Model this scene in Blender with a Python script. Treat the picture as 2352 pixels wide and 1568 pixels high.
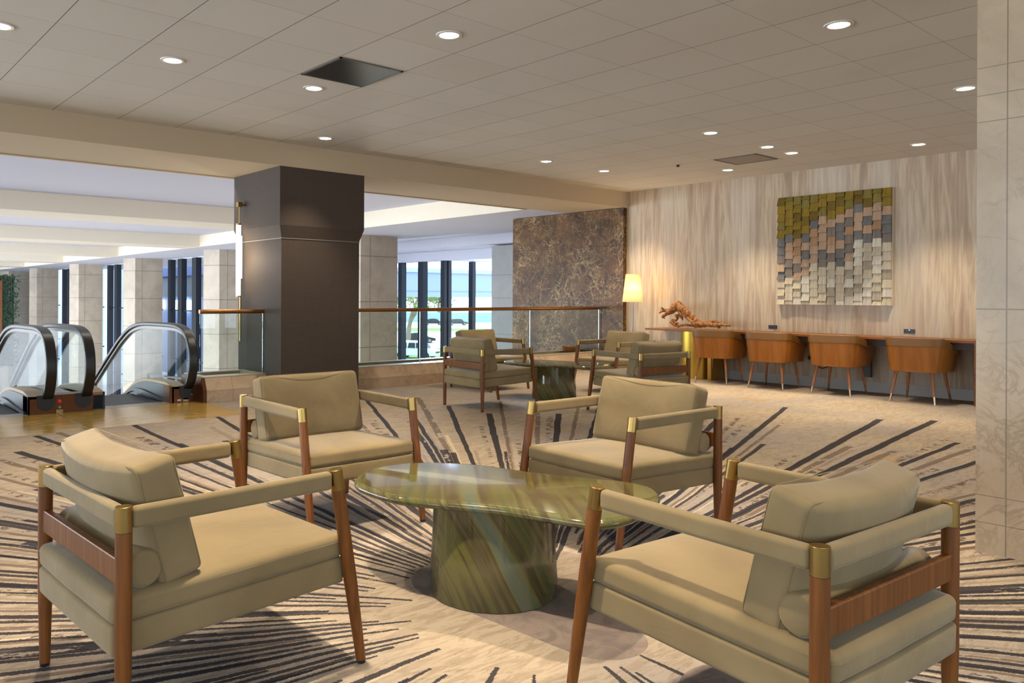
import bpy, bmesh, math, random
from mathutils import Vector, Matrix
S = bpy.context.scene
for o in list(bpy.data.objects): bpy.data.objects.remove(o)
COL = S.collection
PI = math.pi
# ------------------------------------------------------------------ camera, world, exposure
CAM_YAW, CAM_ROLL, CAM_H = 0.693089, 0.004329, 1.24
cd = bpy.data.cameras.new('camera'); cam = bpy.data.objects.new('camera', cd); COL.objects.link(cam)
cd.sensor_fit = 'HORIZONTAL'; cd.sensor_width = 36.0
cd.lens = 1804.28 / 2352 * 36.0
cd.shift_x = (1176 - 1018.83) / 2352
cd.shift_y = (680.73 - 784) / 2352
cd.clip_start = 0.05; cd.clip_end = 600
cam.matrix_world = Matrix.Translation((0, 0, CAM_H)) @ Matrix.Rotation(-CAM_YAW, 4, 'Z') @ Matrix.Rotation(PI / 2, 4, 'X') @ Matrix.Rotation(CAM_ROLL, 4, 'Z')
S.camera = cam
W = bpy.data.worlds.new('world'); S.world = W; W.use_nodes = True
bg = W.node_tree.nodes['Background']; bg.inputs[0].default_value = (0.72, 0.84, 1.0, 1); bg.inputs[1].default_value = 4.2
S.view_settings.view_transform = 'Standard'; S.view_settings.look = 'None'
S.view_settings.exposure = -0.08; S.view_settings.gamma = 1.0; S.view_settings.use_curve_mapping = False
S.cycles.use_denoising = True; S.cycles.denoiser = 'OPENIMAGEDENOISE'
S.cycles.max_bounces = 8; S.cycles.diffuse_bounces = 5; S.cycles.glossy_bounces = 4
S.cycles.transmission_bounces = 8; S.cycles.transparent_max_bounces = 16
S.cycles.sample_clamp_indirect = 4.0; S.cycles.caustics_reflective = False; S.cycles.caustics_refractive = False
def light(name, kind, loc, energy, color, rot=(0, 0, 0), **kw):
    l = bpy.data.lights.new(name, kind); l.energy = energy; l.color = color
    for k, v in kw.items(): setattr(l, k, v)
    o = bpy.data.objects.new(name, l); COL.objects.link(o); o.location = loc; o.rotation_euler = rot
    return o
sun = light('sun', 'SUN', (60, 60, 60), 2.2, (1.0, 0.95, 0.86), (math.radians(42), 0, math.radians(100)), angle=0.01)
WARM = (1.0, 0.83, 0.62)
CEIL = 3.047
# cove lights of the atrium coffers: (y, power)
for yc, pw in ((9.80, 400), (17.5, 250), (25.5, 230), (33.5, 230), (41.6, 230), (49.6, 200)):
    light('cove_light', 'AREA', (-4.0, yc, 3.0), pw, (1.0, 0.93, 0.82), (math.radians(84), 0, PI), shape='RECTANGLE', size=22, size_y=0.16)
# unseen fill lights added left of lobby, left of lounge and behind camera
light('lobby_fill', 'AREA', (-15.7, 34, -1.2), 10000, (0.80, 0.89, 1.0), (0, -PI / 2, 0), shape='RECTANGLE', size=7.0, size_y=46)
light('pavilion_fill', 'SPOT', (30, 36, 4.8), 90000, (0.55, 0.72, 1.0), Vector((5.6 - 30, 5.8 - 36, -4.8)).to_track_quat('-Z', 'Y').to_euler(), spot_size=math.radians(16), spot_blend=1.0, shadow_soft_size=1.0)  # unseen spot added outside to throw blue daylight on the far carpet
for lx, ly, lz, le in ((8.0, 12.3, -1.2, 220), (6.0, 20.0, -2.6, 360), (7.0, 29.0, -3.6, 520), (7.0, 38.0, -4.0, 520)):
    light('lobby_fill_point', 'POINT', (lx, ly, lz), le, (1.0, 0.90, 0.78), shadow_soft_size=.35)  # unseen points added to brighten the piers, loosely for lobby chandeliers
light('left_fill', 'AREA', (-6.9, 1.6, 1.5), 120, (0.80, 0.90, 1.0), (0, -PI / 2 - .15, 0), shape='RECTANGLE', size=2.5, size_y=12)  # added area fill, stands in for cool daylight from the left
light('back_fill', 'AREA', (2.5, -5.9, 1.5), 10, (1.0, 0.95, 0.88), (PI / 2 + .85, 0, 0), shape='RECTANGLE', size=15, size_y=2.5)  # weak area fill added behind the camera

# ------------------------------------------------------------------ node helpers
class NT:
    def __init__(s, name):
        s.m = bpy.data.materials.new(name); s.m.use_nodes = True
        s.t = s.m.node_tree; s.n = s.t.nodes; s.b = s.n['Principled BSDF']
    def put(s, sock, v):
        if isinstance(v, bpy.types.NodeSocket): s.t.links.new(v, sock)
        elif isinstance(v, (tuple, list)) and sock.type == 'RGBA' and len(v) == 3: sock.default_value = (*v, 1)
        else: sock.default_value = v
    def new(s, typ, out=0, props=None, **ins):
        nd = s.n.new(typ)
        for k, v in (props or {}).items(): setattr(nd, k, v)
        for k, v in ins.items():
            key = int(k[1:]) if k[0] == 'i' and k[1:].isdigit() else k.replace('_', ' ')
            s.put(nd.inputs[key], v)
        return nd.outputs[out]
    def ma(s, op, a, b=0.0, c=0.0, clamp=False):
        nd = s.n.new('ShaderNodeMath'); nd.operation = op; nd.use_clamp = clamp
        s.put(nd.inputs[0], a); s.put(nd.inputs[1], b)
        if op in ('MULTIPLY_ADD', 'SMOOTH_MIN', 'WRAP', 'COMPARE'): s.put(nd.inputs[2], c)
        return nd.outputs[0]
    def mix(s, f, a, b, blend='MIX'):
        nd = s.n.new('ShaderNodeMix'); nd.data_type = 'RGBA'; nd.blend_type = blend
        s.put(nd.inputs[0], f); s.put(nd.inputs[6], a); s.put(nd.inputs[7], b)
        return nd.outputs[2]
    def ss(s, v, lo, hi):
        nd = s.n.new('ShaderNodeMapRange'); nd.interpolation_type = 'SMOOTHSTEP'
        s.put(nd.inputs[0], v); s.put(nd.inputs[1], lo); s.put(nd.inputs[2], hi)
        return nd.outputs[0]
    def obj(s): return s.n.new('ShaderNodeTexCoord').outputs['Object']
    def world(s): return s.n.new('ShaderNodeNewGeometry').outputs['Position']
    def mapv(s, v, scale=(1, 1, 1), rot=(0, 0, 0), loc=(0, 0, 0)):
        nd = s.n.new('ShaderNodeMapping'); s.t.links.new(v, nd.inputs[0])
        nd.inputs['Scale'].default_value = scale; nd.inputs['Rotation'].default_value = rot; nd.inputs['Location'].default_value = loc
        return nd.outputs[0]
    def noise(s, v, scale, detail=3, rough=.5, dist=0.0, out=0):
        return s.new('ShaderNodeTexNoise', out, Vector=v, Scale=scale, Detail=detail, Roughness=rough, Distortion=dist)
    def ramp(s, f, stops, interp='LINEAR'):
        nd = s.n.new('ShaderNodeValToRGB'); nd.color_ramp.interpolation = interp
        e = nd.color_ramp.elements
        while len(e) > 1: e.remove(e[-1])
        e[0].position = stops[0][0]; e[0].color = (*stops[0][1], 1)
        for p, c in stops[1:]:
            x = e.new(p); x.color = (*c, 1)
        s.put(nd.inputs[0], f); return nd.outputs[0]
    def sep(s, v):
        nd = s.n.new('ShaderNodeSeparateXYZ'); s.put(nd.inputs[0], v); return nd.outputs
    def comb(s, x, y, z):
        nd = s.n.new('ShaderNodeCombineXYZ'); s.put(nd.inputs[0], x); s.put(nd.inputs[1], y); s.put(nd.inputs[2], z); return nd.outputs[0]
    def bump(s, h, strength=.2, dist=.01):
        s.t.links.new(s.new('ShaderNodeBump', Strength=strength, Distance=dist, Height=h), s.b.inputs['Normal'])
    def fin(s, color=None, rough=None, metal=None, **kw):
        if color is not None: s.put(s.b.inputs['Base Color'], color)
        if rough is not None: s.put(s.b.inputs['Roughness'], rough)
        if metal is not None: s.put(s.b.inputs['Metallic'], metal)
        for k, v in kw.items(): s.put(s.b.inputs[k.replace('_', ' ')], v)
        return s.m
def rgb(r, g, b):
    f = lambda c: ((c / 255 + .055) / 1.055) ** 2.4 if c > 10 else c / 255 / 12.92
    return (f(r), f(g), f(b))
def plain(name, c, rough=.5, metal=0, var=.12, scale=6, bump=0, bscale=60, **kw):
    t = NT(name); o = t.obj(); n = t.noise(o, scale, 4)
    c2 = tuple(x * (1 - var) for x in c)
    col = t.mix(n, c, c2)
    if bump: t.bump(t.noise(o, bscale, 3), bump, .004)
    return t.fin(col, rough, metal, **kw)
def emis(name, c, e):
    t = NT(name); return t.fin((0, 0, 0), .5, Emission_Color=(*c, 1), Emission_Strength=e)
def velvet(name, c1, c2):
    t = NT(name); o = t.obj()
    n = t.noise(o, 3, 3, .55, .3); f = t.noise(o, 420, 2)
    col = t.mix(t.ss(n, .3, .7), c1, c2); col = t.mix(t.ma('MULTIPLY', f, .25), col, tuple(x * .6 for x in c1))
    wr = t.noise(t.mapv(o, (1, 1, 1.2)), 9, 3, .5, 1.2)
    h = t.ma('ADD', t.ma('MULTIPLY', wr, 1.0), t.ma('MULTIPLY', f, .05))
    t.bump(h, .18, .012)
    return t.fin(col, .85, Sheen_Weight=.35, Sheen_Roughness=.35, Sheen_Tint=(1, .97, .9, 1))
def wood(name, c1, c2, rough=.35, axis=2, scale=1.0, coat=.2):
    t = NT(name); o = t.obj()
    sc = [30 * scale] * 3; sc[axis] = 1.6 * scale
    n = t.noise(t.mapv(o, tuple(sc)), 1.5, 5, .6, .4)
    col = t.mix(t.ss(n, .3, .7), c1, c2)
    return t.fin(col, rough, Coat_Weight=coat, Coat_Roughness=.25, Specular_IOR_Level=.3)
def glass(name, tint=(1, 1, 1), refl=.9, base=0.0):
    m = bpy.data.materials.new(name); m.use_nodes = True; t = m.node_tree; t.nodes.clear()
    out = t.nodes.new('ShaderNodeOutputMaterial'); mx = t.nodes.new('ShaderNodeMixShader')
    tr = t.nodes.new('ShaderNodeBsdfTransparent'); tr.inputs[0].default_value = (*tint, 1)
    gl = t.nodes.new('ShaderNodeBsdfGlossy'); gl.inputs['Roughness'].default_value = .01
    lw = t.nodes.new('ShaderNodeLayerWeight'); lw.inputs[0].default_value = .5
    pw = t.nodes.new('ShaderNodeMath'); pw.operation = 'POWER'; pw.inputs[1].default_value = 5.0; t.links.new(lw.outputs['Facing'], pw.inputs[0])
    fr = t.nodes.new('ShaderNodeMath'); fr.operation = 'MULTIPLY_ADD'; fr.inputs[1].default_value = .96; fr.inputs[2].default_value = .04; t.links.new(pw.outputs[0], fr.inputs[0])
    mu = t.nodes.new('ShaderNodeMath'); mu.operation = 'MULTIPLY_ADD'; mu.inputs[1].default_value = refl; mu.inputs[2].default_value = base
    t.links.new(fr.outputs[0], mu.inputs[0]); t.links.new(mu.outputs[0], mx.inputs[0])
    t.links.new(tr.outputs[0], mx.inputs[1]); t.links.new(gl.outputs[0], mx.inputs[2]); t.links.new(mx.outputs[0], out.inputs[0])
    return m
def stone(name, c1, c2, vein, rough=.35, scale=1.0, joints=None, veinw=.5, fine=0):
    """polished stone; joints = list of (axis, value) saw lines in world space"""
    t = NT(name); p = t.world()
    n = t.noise(p, 2.2 * scale, 6, .6, .8)
    col = t.mix(t.ss(n, .3, .7), c1, c2)
    v = t.noise(p, 4.5 * scale, 8, .65, 1.5)
    k = t.ma('SUBTRACT', 1, t.ma('MULTIPLY', t.ma('ABSOLUTE', t.ma('SUBTRACT', v, .5)), 26), clamp=True)
    k2 = t.ma('MULTIPLY', k, t.ss(t.noise(p, 1.7 * scale, 2), .45, .62))
    col = t.mix(t.ma('MULTIPLY', k2, veinw), col, vein)
    if fine:
        dn = t.noise(p, 3.0 * scale, 6, .65, .6, 1)
        pq = t.new('ShaderNodeMix', 1, {'data_type': 'VECTOR'}, i0=.16, i4=p, i5=dn)
        for sc_, w_, st_ in ((5.5, .030, 1.0), (13.0, .045, .7), (30.0, .07, .5)):
            e_ = t.new('ShaderNodeTexVoronoi', 0, {'feature': 'DISTANCE_TO_EDGE'}, Vector=pq, Scale=sc_ * scale)
            e_ = t.ma('SUBTRACT', 1, t.ss(e_, 0, w_))
            g_ = t.ss(t.noise(p, sc_ * .35 * scale, 4, .6, .8), .46, .66)
            col = t.mix(t.ma('MULTIPLY', t.ma('MULTIPLY', e_, g_), fine * st_), col, vein)
    if joints:
        xyz = t.sep(p); tot = None
        for ax, val, w in joints:
            m_ = t.ma('LESS_THAN', t.ma('ABSOLUTE', t.ma('SUBTRACT', xyz[ax], val)), w)
            tot = m_ if tot is None else t.ma('MAXIMUM', tot, m_)
        col = t.mix(t.ma('MULTIPLY', tot, .65), col, tuple(x * .25 for x in c1))
    return t.fin(col, rough)

# ------------------------------------------------------------------ mesh helpers
def link(name, me, mats, parent=None, smooth=False):
    if not isinstance(mats, (list, tuple)): mats = [mats]
    for m in mats: me.materials.append(m)
    if smooth:
        for p in me.polygons: p.use_smooth = True
    o = bpy.data.objects.new(name, me); COL.objects.link(o)
    if parent: o.parent = parent
    return o
class MB:
    def __init__(s): s.v = []; s.f = []; s.mi = []; s.k = 0
    def add(s, v, f, mi=0):
        b = len(s.v); s.v += [tuple(x) for x in v]; s.f += [tuple(i + b for i in q) for q in f]; s.mi += [mi] * len(f)
        return s
    def box(s, x0, x1, y0, y1, z0, z1, mi=0):
        v = [(x, y, z) for z in (z0, z1) for y in (y0, y1) for x in (x0, x1)]
        return s.add(v, [(0, 2, 3, 1), (4, 5, 7, 6), (0, 1, 5, 4), (2, 6, 7, 3), (0, 4, 6, 2), (1, 3, 7, 5)], mi)
    def tube(s, pts, radii, n=14, mi=0, caps=True, flat=1.0):
        pts = [Vector(p) for p in pts]; N = len(pts); base = len(s.v)
        if not isinstance(radii, (list, tuple)): radii = [radii] * N
        up = None
        for i, p in enumerate(pts):
            d = (pts[min(i + 1, N - 1)] - pts[max(i - 1, 0)]).normalized()
            if up is None:
                up = Vector((0, 0, 1)) if abs(d.z) < .9 else Vector((1, 0, 0))
            a = d.cross(up).normalized(); b = a.cross(d).normalized(); up = b
            for k in range(n):
                t = 2 * PI * k / n
                s.v.append(tuple(p + radii[i] * (a * math.cos(t) + b * math.sin(t) * flat)))
        for i in range(N - 1):
            for k in range(n):
                s.f.append((base + i * n + k, base + i * n + (k + 1) % n, base + (i + 1) * n + (k + 1) % n, base + (i + 1) * n + k)); s.mi.append(mi)
        if caps:
            s.f.append(tuple(base + k for k in reversed(range(n)))); s.mi.append(mi)
            s.f.append(tuple(base + (N - 1) * n + k for k in range(n))); s.mi.append(mi)
        return s
    def lathe(s, prof, n=32, c=(0, 0), sx=1, sy=1, mi=0):
        base = len(s.v); N = len(prof)
        for r, z in prof:
            for k in range(n):
                t = 2 * PI * k / n; s.v.append((c[0] + r * sx * math.cos(t), c[1] + r * sy * math.sin(t), z))
        for i in range(N - 1):
            for k in range(n):
                s.f.append((base + i * n + k, base + i * n + (k + 1) % n, base + (i + 1) * n + (k + 1) % n, base + (i + 1) * n + k)); s.mi.append(mi)
        s.f.append(tuple(base + k for k in reversed(range(n)))); s.mi.append(mi)
        s.f.append(tuple(base + (N - 1) * n + k for k in range(n))); s.mi.append(mi)
        return s
    def prism(s, poly, a, b, axis='x', mi=0):
        """poly: 2-D loop; extruded from a to b along axis (x: poly=(y,z); y: poly=(x,z); z: poly=(x,y))"""
        n = len(poly); f = {'x': lambda p, t: (t, p[0], p[1]), 'y': lambda p, t: (p[0], t, p[1]), 'z': lambda p, t: (p[0], p[1], t)}[axis]
        v = [f(p, a) for p in poly] + [f(p, b) for p in poly]
        fs = [tuple(range(n)), tuple(reversed(range(n, 2 * n)))] + [(i, i + n, (i + 1) % n + n, (i + 1) % n) for i in range(n)]
        return s.add(v, fs, mi)
    def ico(s, c, r, sub=1, mi=0, sc=(1, 1, 1)):
        bm = bmesh.new(); bmesh.ops.create_icosphere(bm, subdivisions=sub, radius=r)
        s.add([(c[0] + v.co.x * sc[0], c[1] + v.co.y * sc[1], c[2] + v.co.z * sc[2]) for v in bm.verts], [tuple(v.index for v in f.verts) for f in bm.faces], mi); bm.free()
        return s
    def xf(s, M):
        s.v = [tuple(M @ Vector(p)) for p in s.v]; return s
    def build(s, name, mats, parent=None, smooth=False, bevel=0, seg=2, auto=None, fix=True):
        me = bpy.data.meshes.new(name); me.from_pydata(s.v, [], s.f)
        for p, m in zip(me.polygons, s.mi): p.material_index = m
        if fix:
            bm = bmesh.new(); bm.from_mesh(me); bmesh.ops.recalc_face_normals(bm, faces=bm.faces); bm.to_mesh(me); bm.free()
        o = link(name, me, mats, parent, smooth)
        if smooth and auto is None: auto = 40
        if smooth:
            me.set_sharp_from_angle(angle=math.radians(auto))
        if bevel:
            m = o.modifiers.new('bevel', 'BEVEL'); m.width = bevel; m.segments = seg; m.limit_method = 'ANGLE'; m.angle_limit = math.radians(35)
            if hasattr(m, 'harden_normals'): m.harden_normals = False
        return o
def rbox(sx, sy, sz, r, k=3, m=6, crown=(0, 0, 0), wob=0, seed=0):
    """soft rounded box centred on the origin; crown bulges each pair of faces; returns MB"""
    rnd = random.Random(seed); ph = [rnd.uniform(0, 6.28) for _ in range(8)]
    h = (sx / 2, sy / 2, sz / 2)
    def ax(hh):
        e = [hh - r + r * math.tan(PI / 4 * i / k) for i in range(k + 1)]
        mid = [-(hh - r) + 2 * (hh - r) * i / m for i in range(m + 1)]
        return [-x for x in reversed(e)][:-1] + mid + e[1:]
    A = [ax(x) for x in h]; idx = {}; mb = MB()
    def vert(p):
        key = tuple(round(x, 6) for x in p)
        if key in idx: return idx[key]
        q = Vector(p); inn = Vector([max(-(h[i] - r), min(h[i] - r, p[i])) for i in range(3)])
        d = q - inn
        q = inn + d.normalized() * r if d.length > 1e-9 else q
        u = [q[i] / h[i] for i in range(3)]
        for i in range(3):
            j, l = (i + 1) % 3, (i + 2) % 3
            if crown[i]: q[i] += crown[i] * (1 if u[i] > 0 else -1) * abs(u[i]) * (1 - u[j] ** 4) * (1 - u[l] ** 4)
        if wob:
            w = math.sin(q.x * 23 + ph[0]) * math.sin(q.y * 17 + ph[1]) + .6 * math.sin(q.z * 31 + q.y * 12 + ph[2])
            q += q.normalized() * wob * w
        idx[key] = len(mb.v); mb.v.append(tuple(q)); return idx[key]
    for i in range(3):
        j, l = (i + 1) % 3, (i + 2) % 3
        for sg in (-1, 1):
            for a in range(len(A[j]) - 1):
                for b in range(len(A[l]) - 1):
                    q = []
                    for (aa, bb) in ((a, b), (a + 1, b), (a + 1, b + 1), (a, b + 1)):
                        p = [0, 0, 0]; p[i] = sg * h[i]; p[j] = A[j][aa]; p[l] = A[l][bb]; q.append(vert(p))
                    if sg < 0: q.reverse()
                    mb.f.append(tuple(q)); mb.mi.append(0)
    return mb
def tag(o, label, cat, group=None, kind=None):
    if kind: o['kind'] = kind
    if label: o['label'] = label
    if cat: o['category'] = cat
    if group: o['group'] = group
    return o
def thing(name, label, cat, loc=(0, 0, 0), rz=0, group=None):
    o = bpy.data.objects.new(name, None); COL.objects.link(o); o.location = loc; o.rotation_euler = (0, 0, rz)
    o.empty_display_size = .1
    return tag(o, label, cat, group)
def struct(o): o['kind'] = 'structure'; return o
def dup(root, loc, rz, label, group=None):
    def cp(o, par):
        c = o.copy(); COL.objects.link(c)
        if par: c.parent = par
        for ch in list(o.children): cp(ch, c)
        return c
    r = cp(root, None); r.location = loc; r.rotation_euler = (0, 0, rz); r['label'] = label
    if group: r['group'] = group
    return r

# ------------------------------------------------------------------ materials
GX0, GY0, GT = 1.34914, 3.83914, .6096
def mat_ceiling():
    t = NT('ceiling_tile'); p = t.world(); x, y, z = t.sep(p)
    fx = t.ma('FRACT', t.ma('DIVIDE', t.ma('ADD', x, 20 * GT - GX0), GT)); fy = t.ma('FRACT', t.ma('DIVIDE', t.ma('ADD', y, 20 * GT - GY0), GT))
    def line(f, w):
        d = t.ma('MINIMUM', f, t.ma('SUBTRACT', 1, f)); return t.ma('LESS_THAN', d, w)
    ln = t.ma('MAXIMUM', line(fx, .0055), t.ma('MULTIPLY', line(fy, .0038), .55))
    ix = t.ma('FLOOR', t.ma('DIVIDE', t.ma('ADD', x, 20 * GT - GX0), GT)); iy = t.ma('FLOOR', t.ma('DIVIDE', t.ma('ADD', y, 20 * GT - GY0), GT))
    wn = t.new('ShaderNodeTexWhiteNoise', 0, {'noise_dimensions': '3D'}, Vector=t.comb(ix, iy, 0))
    base = t.mix(t.ma('MULTIPLY', wn, .6), rgb(224, 219, 207), rgb(216, 209, 196))
    base = t.mix(t.ma('MULTIPLY', t.noise(p, 260, 2), .3), base, rgb(180, 174, 160))
    st = t.ss(t.noise(p, .9, 3), .55, .8); base = t.mix(t.ma('MULTIPLY', st, .2), base, rgb(190, 178, 158))
    col = t.mix(t.ma('MULTIPLY', ln, .8), base, rgb(70, 62, 50))
    t.bump(t.noise(p, 320, 2), .12, .003)
    return t.fin(col, .9)
def mat_carpet():
    t = NT('carpet_pile'); p = t.world(); x, y, z = t.sep(p)
    CX_, CY_ = 2.29, 2.17
    # slight wobble of the coordinates so that lines look woven
    wv = t.noise(p, 3.0, 2, .5, 0, 1); wx, wy, wz = t.sep(wv)
    wf = t.noise(p, 130, 1, .5, 0, 1); fx_, fy_, fz_ = t.sep(wf)
    dx = t.ma('ADD', t.ma('SUBTRACT', x, CX_), t.ma('ADD', t.ma('MULTIPLY', t.ma('SUBTRACT', wx, .5), .03), t.ma('MULTIPLY', t.ma('SUBTRACT', fx_, .5), .011)))
    dy = t.ma('ADD', t.ma('SUBTRACT', y, CY_), t.ma('ADD', t.ma('MULTIPLY', t.ma('SUBTRACT', wy, .5), .03), t.ma('MULTIPLY', t.ma('SUBTRACT', fy_, .5), .011)))
    r = t.ma('SQRT', t.ma('ADD', t.ma('MULTIPLY', dx, dx), t.ma('MULTIPLY', dy, dy)))
    th = t.ma('ADD', t.ma('DIVIDE', t.ma('ARCTAN2', dy, dx), 2 * PI), .5)
    def layer(N, seed, present, r0, r0v, r1, r1v, w, wvar, brk=0.0, bscale=6, off=.5, offv=.3):
        a = t.ma('MULTIPLY', th, N); c = t.ma('FLOOR', a); f = t.ma('FRACT', a)
        wn = t.new('ShaderNodeTexWhiteNoise', 1, {'noise_dimensions': '2D'}, Vector=t.comb(c, seed, 0)); a1, a2, a3 = t.sep(wn)
        wn2 = t.new('ShaderNodeTexWhiteNoise', 1, {'noise_dimensions': '2D'}, Vector=t.comb(c, seed + 31.7, 0)); b1, b2, b3 = t.sep(wn2)
        o_ = t.ma('ADD', off, t.ma('MULTIPLY', t.ma('SUBTRACT', a1, .5), offv))
        d = t.ma('MULTIPLY', t.ma('ABSOLUTE', t.ma('SUBTRACT', f, o_)), t.ma('MULTIPLY', r, 2 * PI / N))
        ww = t.ma('MULTIPLY', t.ma('ADD', w, t.ma('MULTIPLY', t.ma('SUBTRACT', a2, .5), wvar)), t.ma('MINIMUM', t.ma('MAXIMUM', t.ma('DIVIDE', r, 4.0), .55), 1.1))
        rs = t.ma('ADD', r0, t.ma('MULTIPLY', a3, r0v)); re = t.ma('ADD', r1, t.ma('MULTIPLY', b1, r1v))
        ww = t.ma('MULTIPLY', ww, t.ss(r, t.ma('SUBTRACT', rs, .5), t.ma('ADD', rs, .45)))
        m = t.ma('LESS_THAN', d, ww)
        m = t.ma('MULTIPLY', m, t.ma('LESS_THAN', r, re)); m = t.ma('MULTIPLY', m, t.ma('GREATER_THAN', r, rs))
        m = t.ma('MULTIPLY', m, t.ma('LESS_THAN', b2, present))
        if brk:
            # along the ray: blotches, so stripes tear into dashes
            q = t.comb(t.ma('MULTIPLY', r, bscale), t.ma('MULTIPLY', c, 7.3), t.ma('MULTIPLY', f, 3.0))
            nz = t.noise(q, 1.0, 3, .7)
            m = t.ma('MULTIPLY', m, t.ma('GREATER_THAN', nz, brk))
        return m
    # ground: cream / lilac-grey mottling with fine strokes
    big = t.noise(p, .55, 3, .55, .5)
    st = t.noise(t.mapv(p, (3.5, 16, 1), (0, 0, math.radians(38))), 1.6, 5, .62, 1.4)
    sp = t.noise(t.mapv(p, (5, 24, 1), (0, 0, math.radians(30))), 2.5, 5, .7, .8)
    base = t.mix(t.ss(big, .35, .65), rgb(184, 168, 146), rgb(162, 153, 146))
    base = t.mix(t.ma('MULTIPLY', t.ss(st, .44, .62), .55), base, rgb(146, 130, 112))
    base = t.mix(t.ma('MULTIPLY', t.ss(sp, .56, .66), .45), base, rgb(122, 106, 86))
    base = t.mix(t.ma('MULTIPLY', t.ss(t.noise(p, 1.3, 2), .66, .74), .45), base, rgb(176, 142, 84))
    cream = layer(100, 3.0, .55, .7, .8, 2.4, 1.8, .022, .02, .40, 3); base = t.mix(t.ma('MULTIPLY', cream, .7), base, rgb(208, 192, 164))
    greys = layer(138, 53.0, .85, .6, .6, 2.6, 2.6, .034, .02, .38, 4, .0, .1); base = t.mix(t.ma('MULTIPLY', greys, .55), base, rgb(136, 122, 112))
    browns = layer(84, 11.0, .72, .8, .9, 4.4, 2.3, .022, .016, .40, 4.5, .12, .12)
    base = t.mix(t.ma('MULTIPLY', browns, .8), base, rgb(112, 94, 80))
    txt = layer(84, 17.0, .75, 1.2, 1.0, 3.5, 2.2, .030, .02, .54, 16, .80, .15)
    base = t.mix(t.ma('MULTIPLY', txt, .8), base, rgb(84, 70, 62))
    fine = layer(138, 23.0, .86, .50, .5, 2.3, 2.1, .022, .014, .34, 5)
    base = t.mix(t.ma('MULTIPLY', fine, .92), base, rgb(50, 48, 54))
    wide = layer(60, 41.0, .35, .55, .6, 1.9, 1.7, .036, .02, .45, 5)
    base = t.mix(t.ma('MULTIPLY', wide, .9), base, rgb(46, 46, 56))
    dark = layer(84, 5.0, .80, .75, .5, 4.6, 2.2, .026, .013, .22, 2, .5, .14)
    base = t.mix(t.ma('MULTIPLY', dark, .93), base, rgb(46, 44, 50))
    # smooth grey petals at the heart of the pattern
    def capsule(ax, ay, bx, by, ra, rb):
        ex, ey = bx - ax, by - ay; L2 = ex * ex + ey * ey
        px, py = t.ma('SUBTRACT', x, ax), t.ma('SUBTRACT', y, ay)
        h = t.ma('DIVIDE', t.ma('ADD', t.ma('MULTIPLY', px, ex), t.ma('MULTIPLY', py, ey)), L2, clamp=True)
        qx = t.ma('SUBTRACT', px, t.ma('MULTIPLY', h, ex)); qy = t.ma('SUBTRACT', py, t.ma('MULTIPLY', h, ey))
        d = t.ma('SQRT', t.ma('ADD', t.ma('MULTIPLY', qx, qx), t.ma('MULTIPLY', qy, qy)))
        return t.ma('LESS_THAN', d, t.ma('ADD', ra, t.ma('MULTIPLY', h, rb - ra)))
    pt = t.ma('MAXIMUM', capsule(2.32, 2.55, 2.265, 1.83, .29, .17), capsule(2.31, 1.25, 2.30, 1.05, .235, .15))
    grey = t.mix(t.ss(t.noise(p, 7, 4, .6, 1.2), .4, .6), rgb(146, 132, 122), rgb(128, 116, 110))
    base = t.mix(pt, base, grey)
    pile = t.noise(p, 420, 2, .6)
    base = t.mix(t.ma('MULTIPLY', t.ss(pile, .35, .75), .7), base, (.60, .58, .56), 'MULTIPLY')
    t.bump(pile, .5, .006)
    return t.fin(base, .95, Specular_IOR_Level=.1)
def mat_wallpaper():
    t = NT('streaked_wallpaper'); p = t.world(); x, y, z = t.sep(p)
    q = t.comb(t.ma('MULTIPLY', y, 7.5), t.ma('MULTIPLY', z, .55), x)
    n1 = t.noise(q, 1.0, 4, .6, .35); n2 = t.noise(t.comb(t.ma('MULTIPLY', y, 24), t.ma('MULTIPLY', z, 1.1), x), 1.0, 4, .6, .5)
    n3 = t.noise(t.comb(t.ma('MULTIPLY', y, 1.6), t.ma('MULTIPLY', z, .2), 3.3), 1.0, 2)
    c = t.ramp(n1, [(.25, rgb(142, 122, 102)), (.40, rgb(174, 152, 128)), (.5, rgb(190, 174, 146)), (.6, rgb(166, 144, 120)), (.75, rgb(194, 180, 156))])
    c = t.mix(t.ma('MULTIPLY', t.ss(n2, .45, .68), .55), c, rgb(150, 129, 108))
    c = t.mix(t.ma('MULTIPLY', t.ss(n3, .45, .7), .35), c, rgb(210, 204, 190))
    return t.fin(c, .6)
def mat_table():
    t = NT('green_onyx'); o = t.obj(); x, y, z = t.sep(o)
    q = t.ma('ADD', t.ma('ADD', t.ma('MULTIPLY', x, .77), t.ma('MULTIPLY', y, -.64)), t.ma('MULTIPLY', z, .62))
    wob = t.noise(o, 1.1, 2, .5, .2)
    u = t.ma('ADD', t.ma('MULTIPLY', q, 6.5), t.ma('MULTIPLY', wob, 1.1))
    n = t.noise(t.comb(u, t.ma('MULTIPLY', y, .35), t.ma('MULTIPLY', z, .3)), 1.0, 6, .62, .08)
    c = t.ramp(n, [(.26, rgb(44, 56, 50)), (.38, rgb(84, 90, 62)), (.46, rgb(118, 114, 62)), (.52, rgb(88, 76, 50)), (.58, rgb(126, 122, 74)), (.66, rgb(110, 122, 104)), (.76, rgb(66, 74, 70))])
    c = t.mix(1.0, c, (.70, .70, .66), 'MULTIPLY')
    return t.fin(c, .10, IOR=1.5, Coat_Weight=.6, Coat_Roughness=.03, Coat_IOR=1.6)
M_ceiling = mat_ceiling(); M_carpet = mat_carpet(); M_wallpaper = mat_wallpaper(); M_onyx = mat_table()
M_velvet = velvet('olive_beige_velvet', rgb(142, 123, 86), rgb(124, 106, 71))
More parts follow.
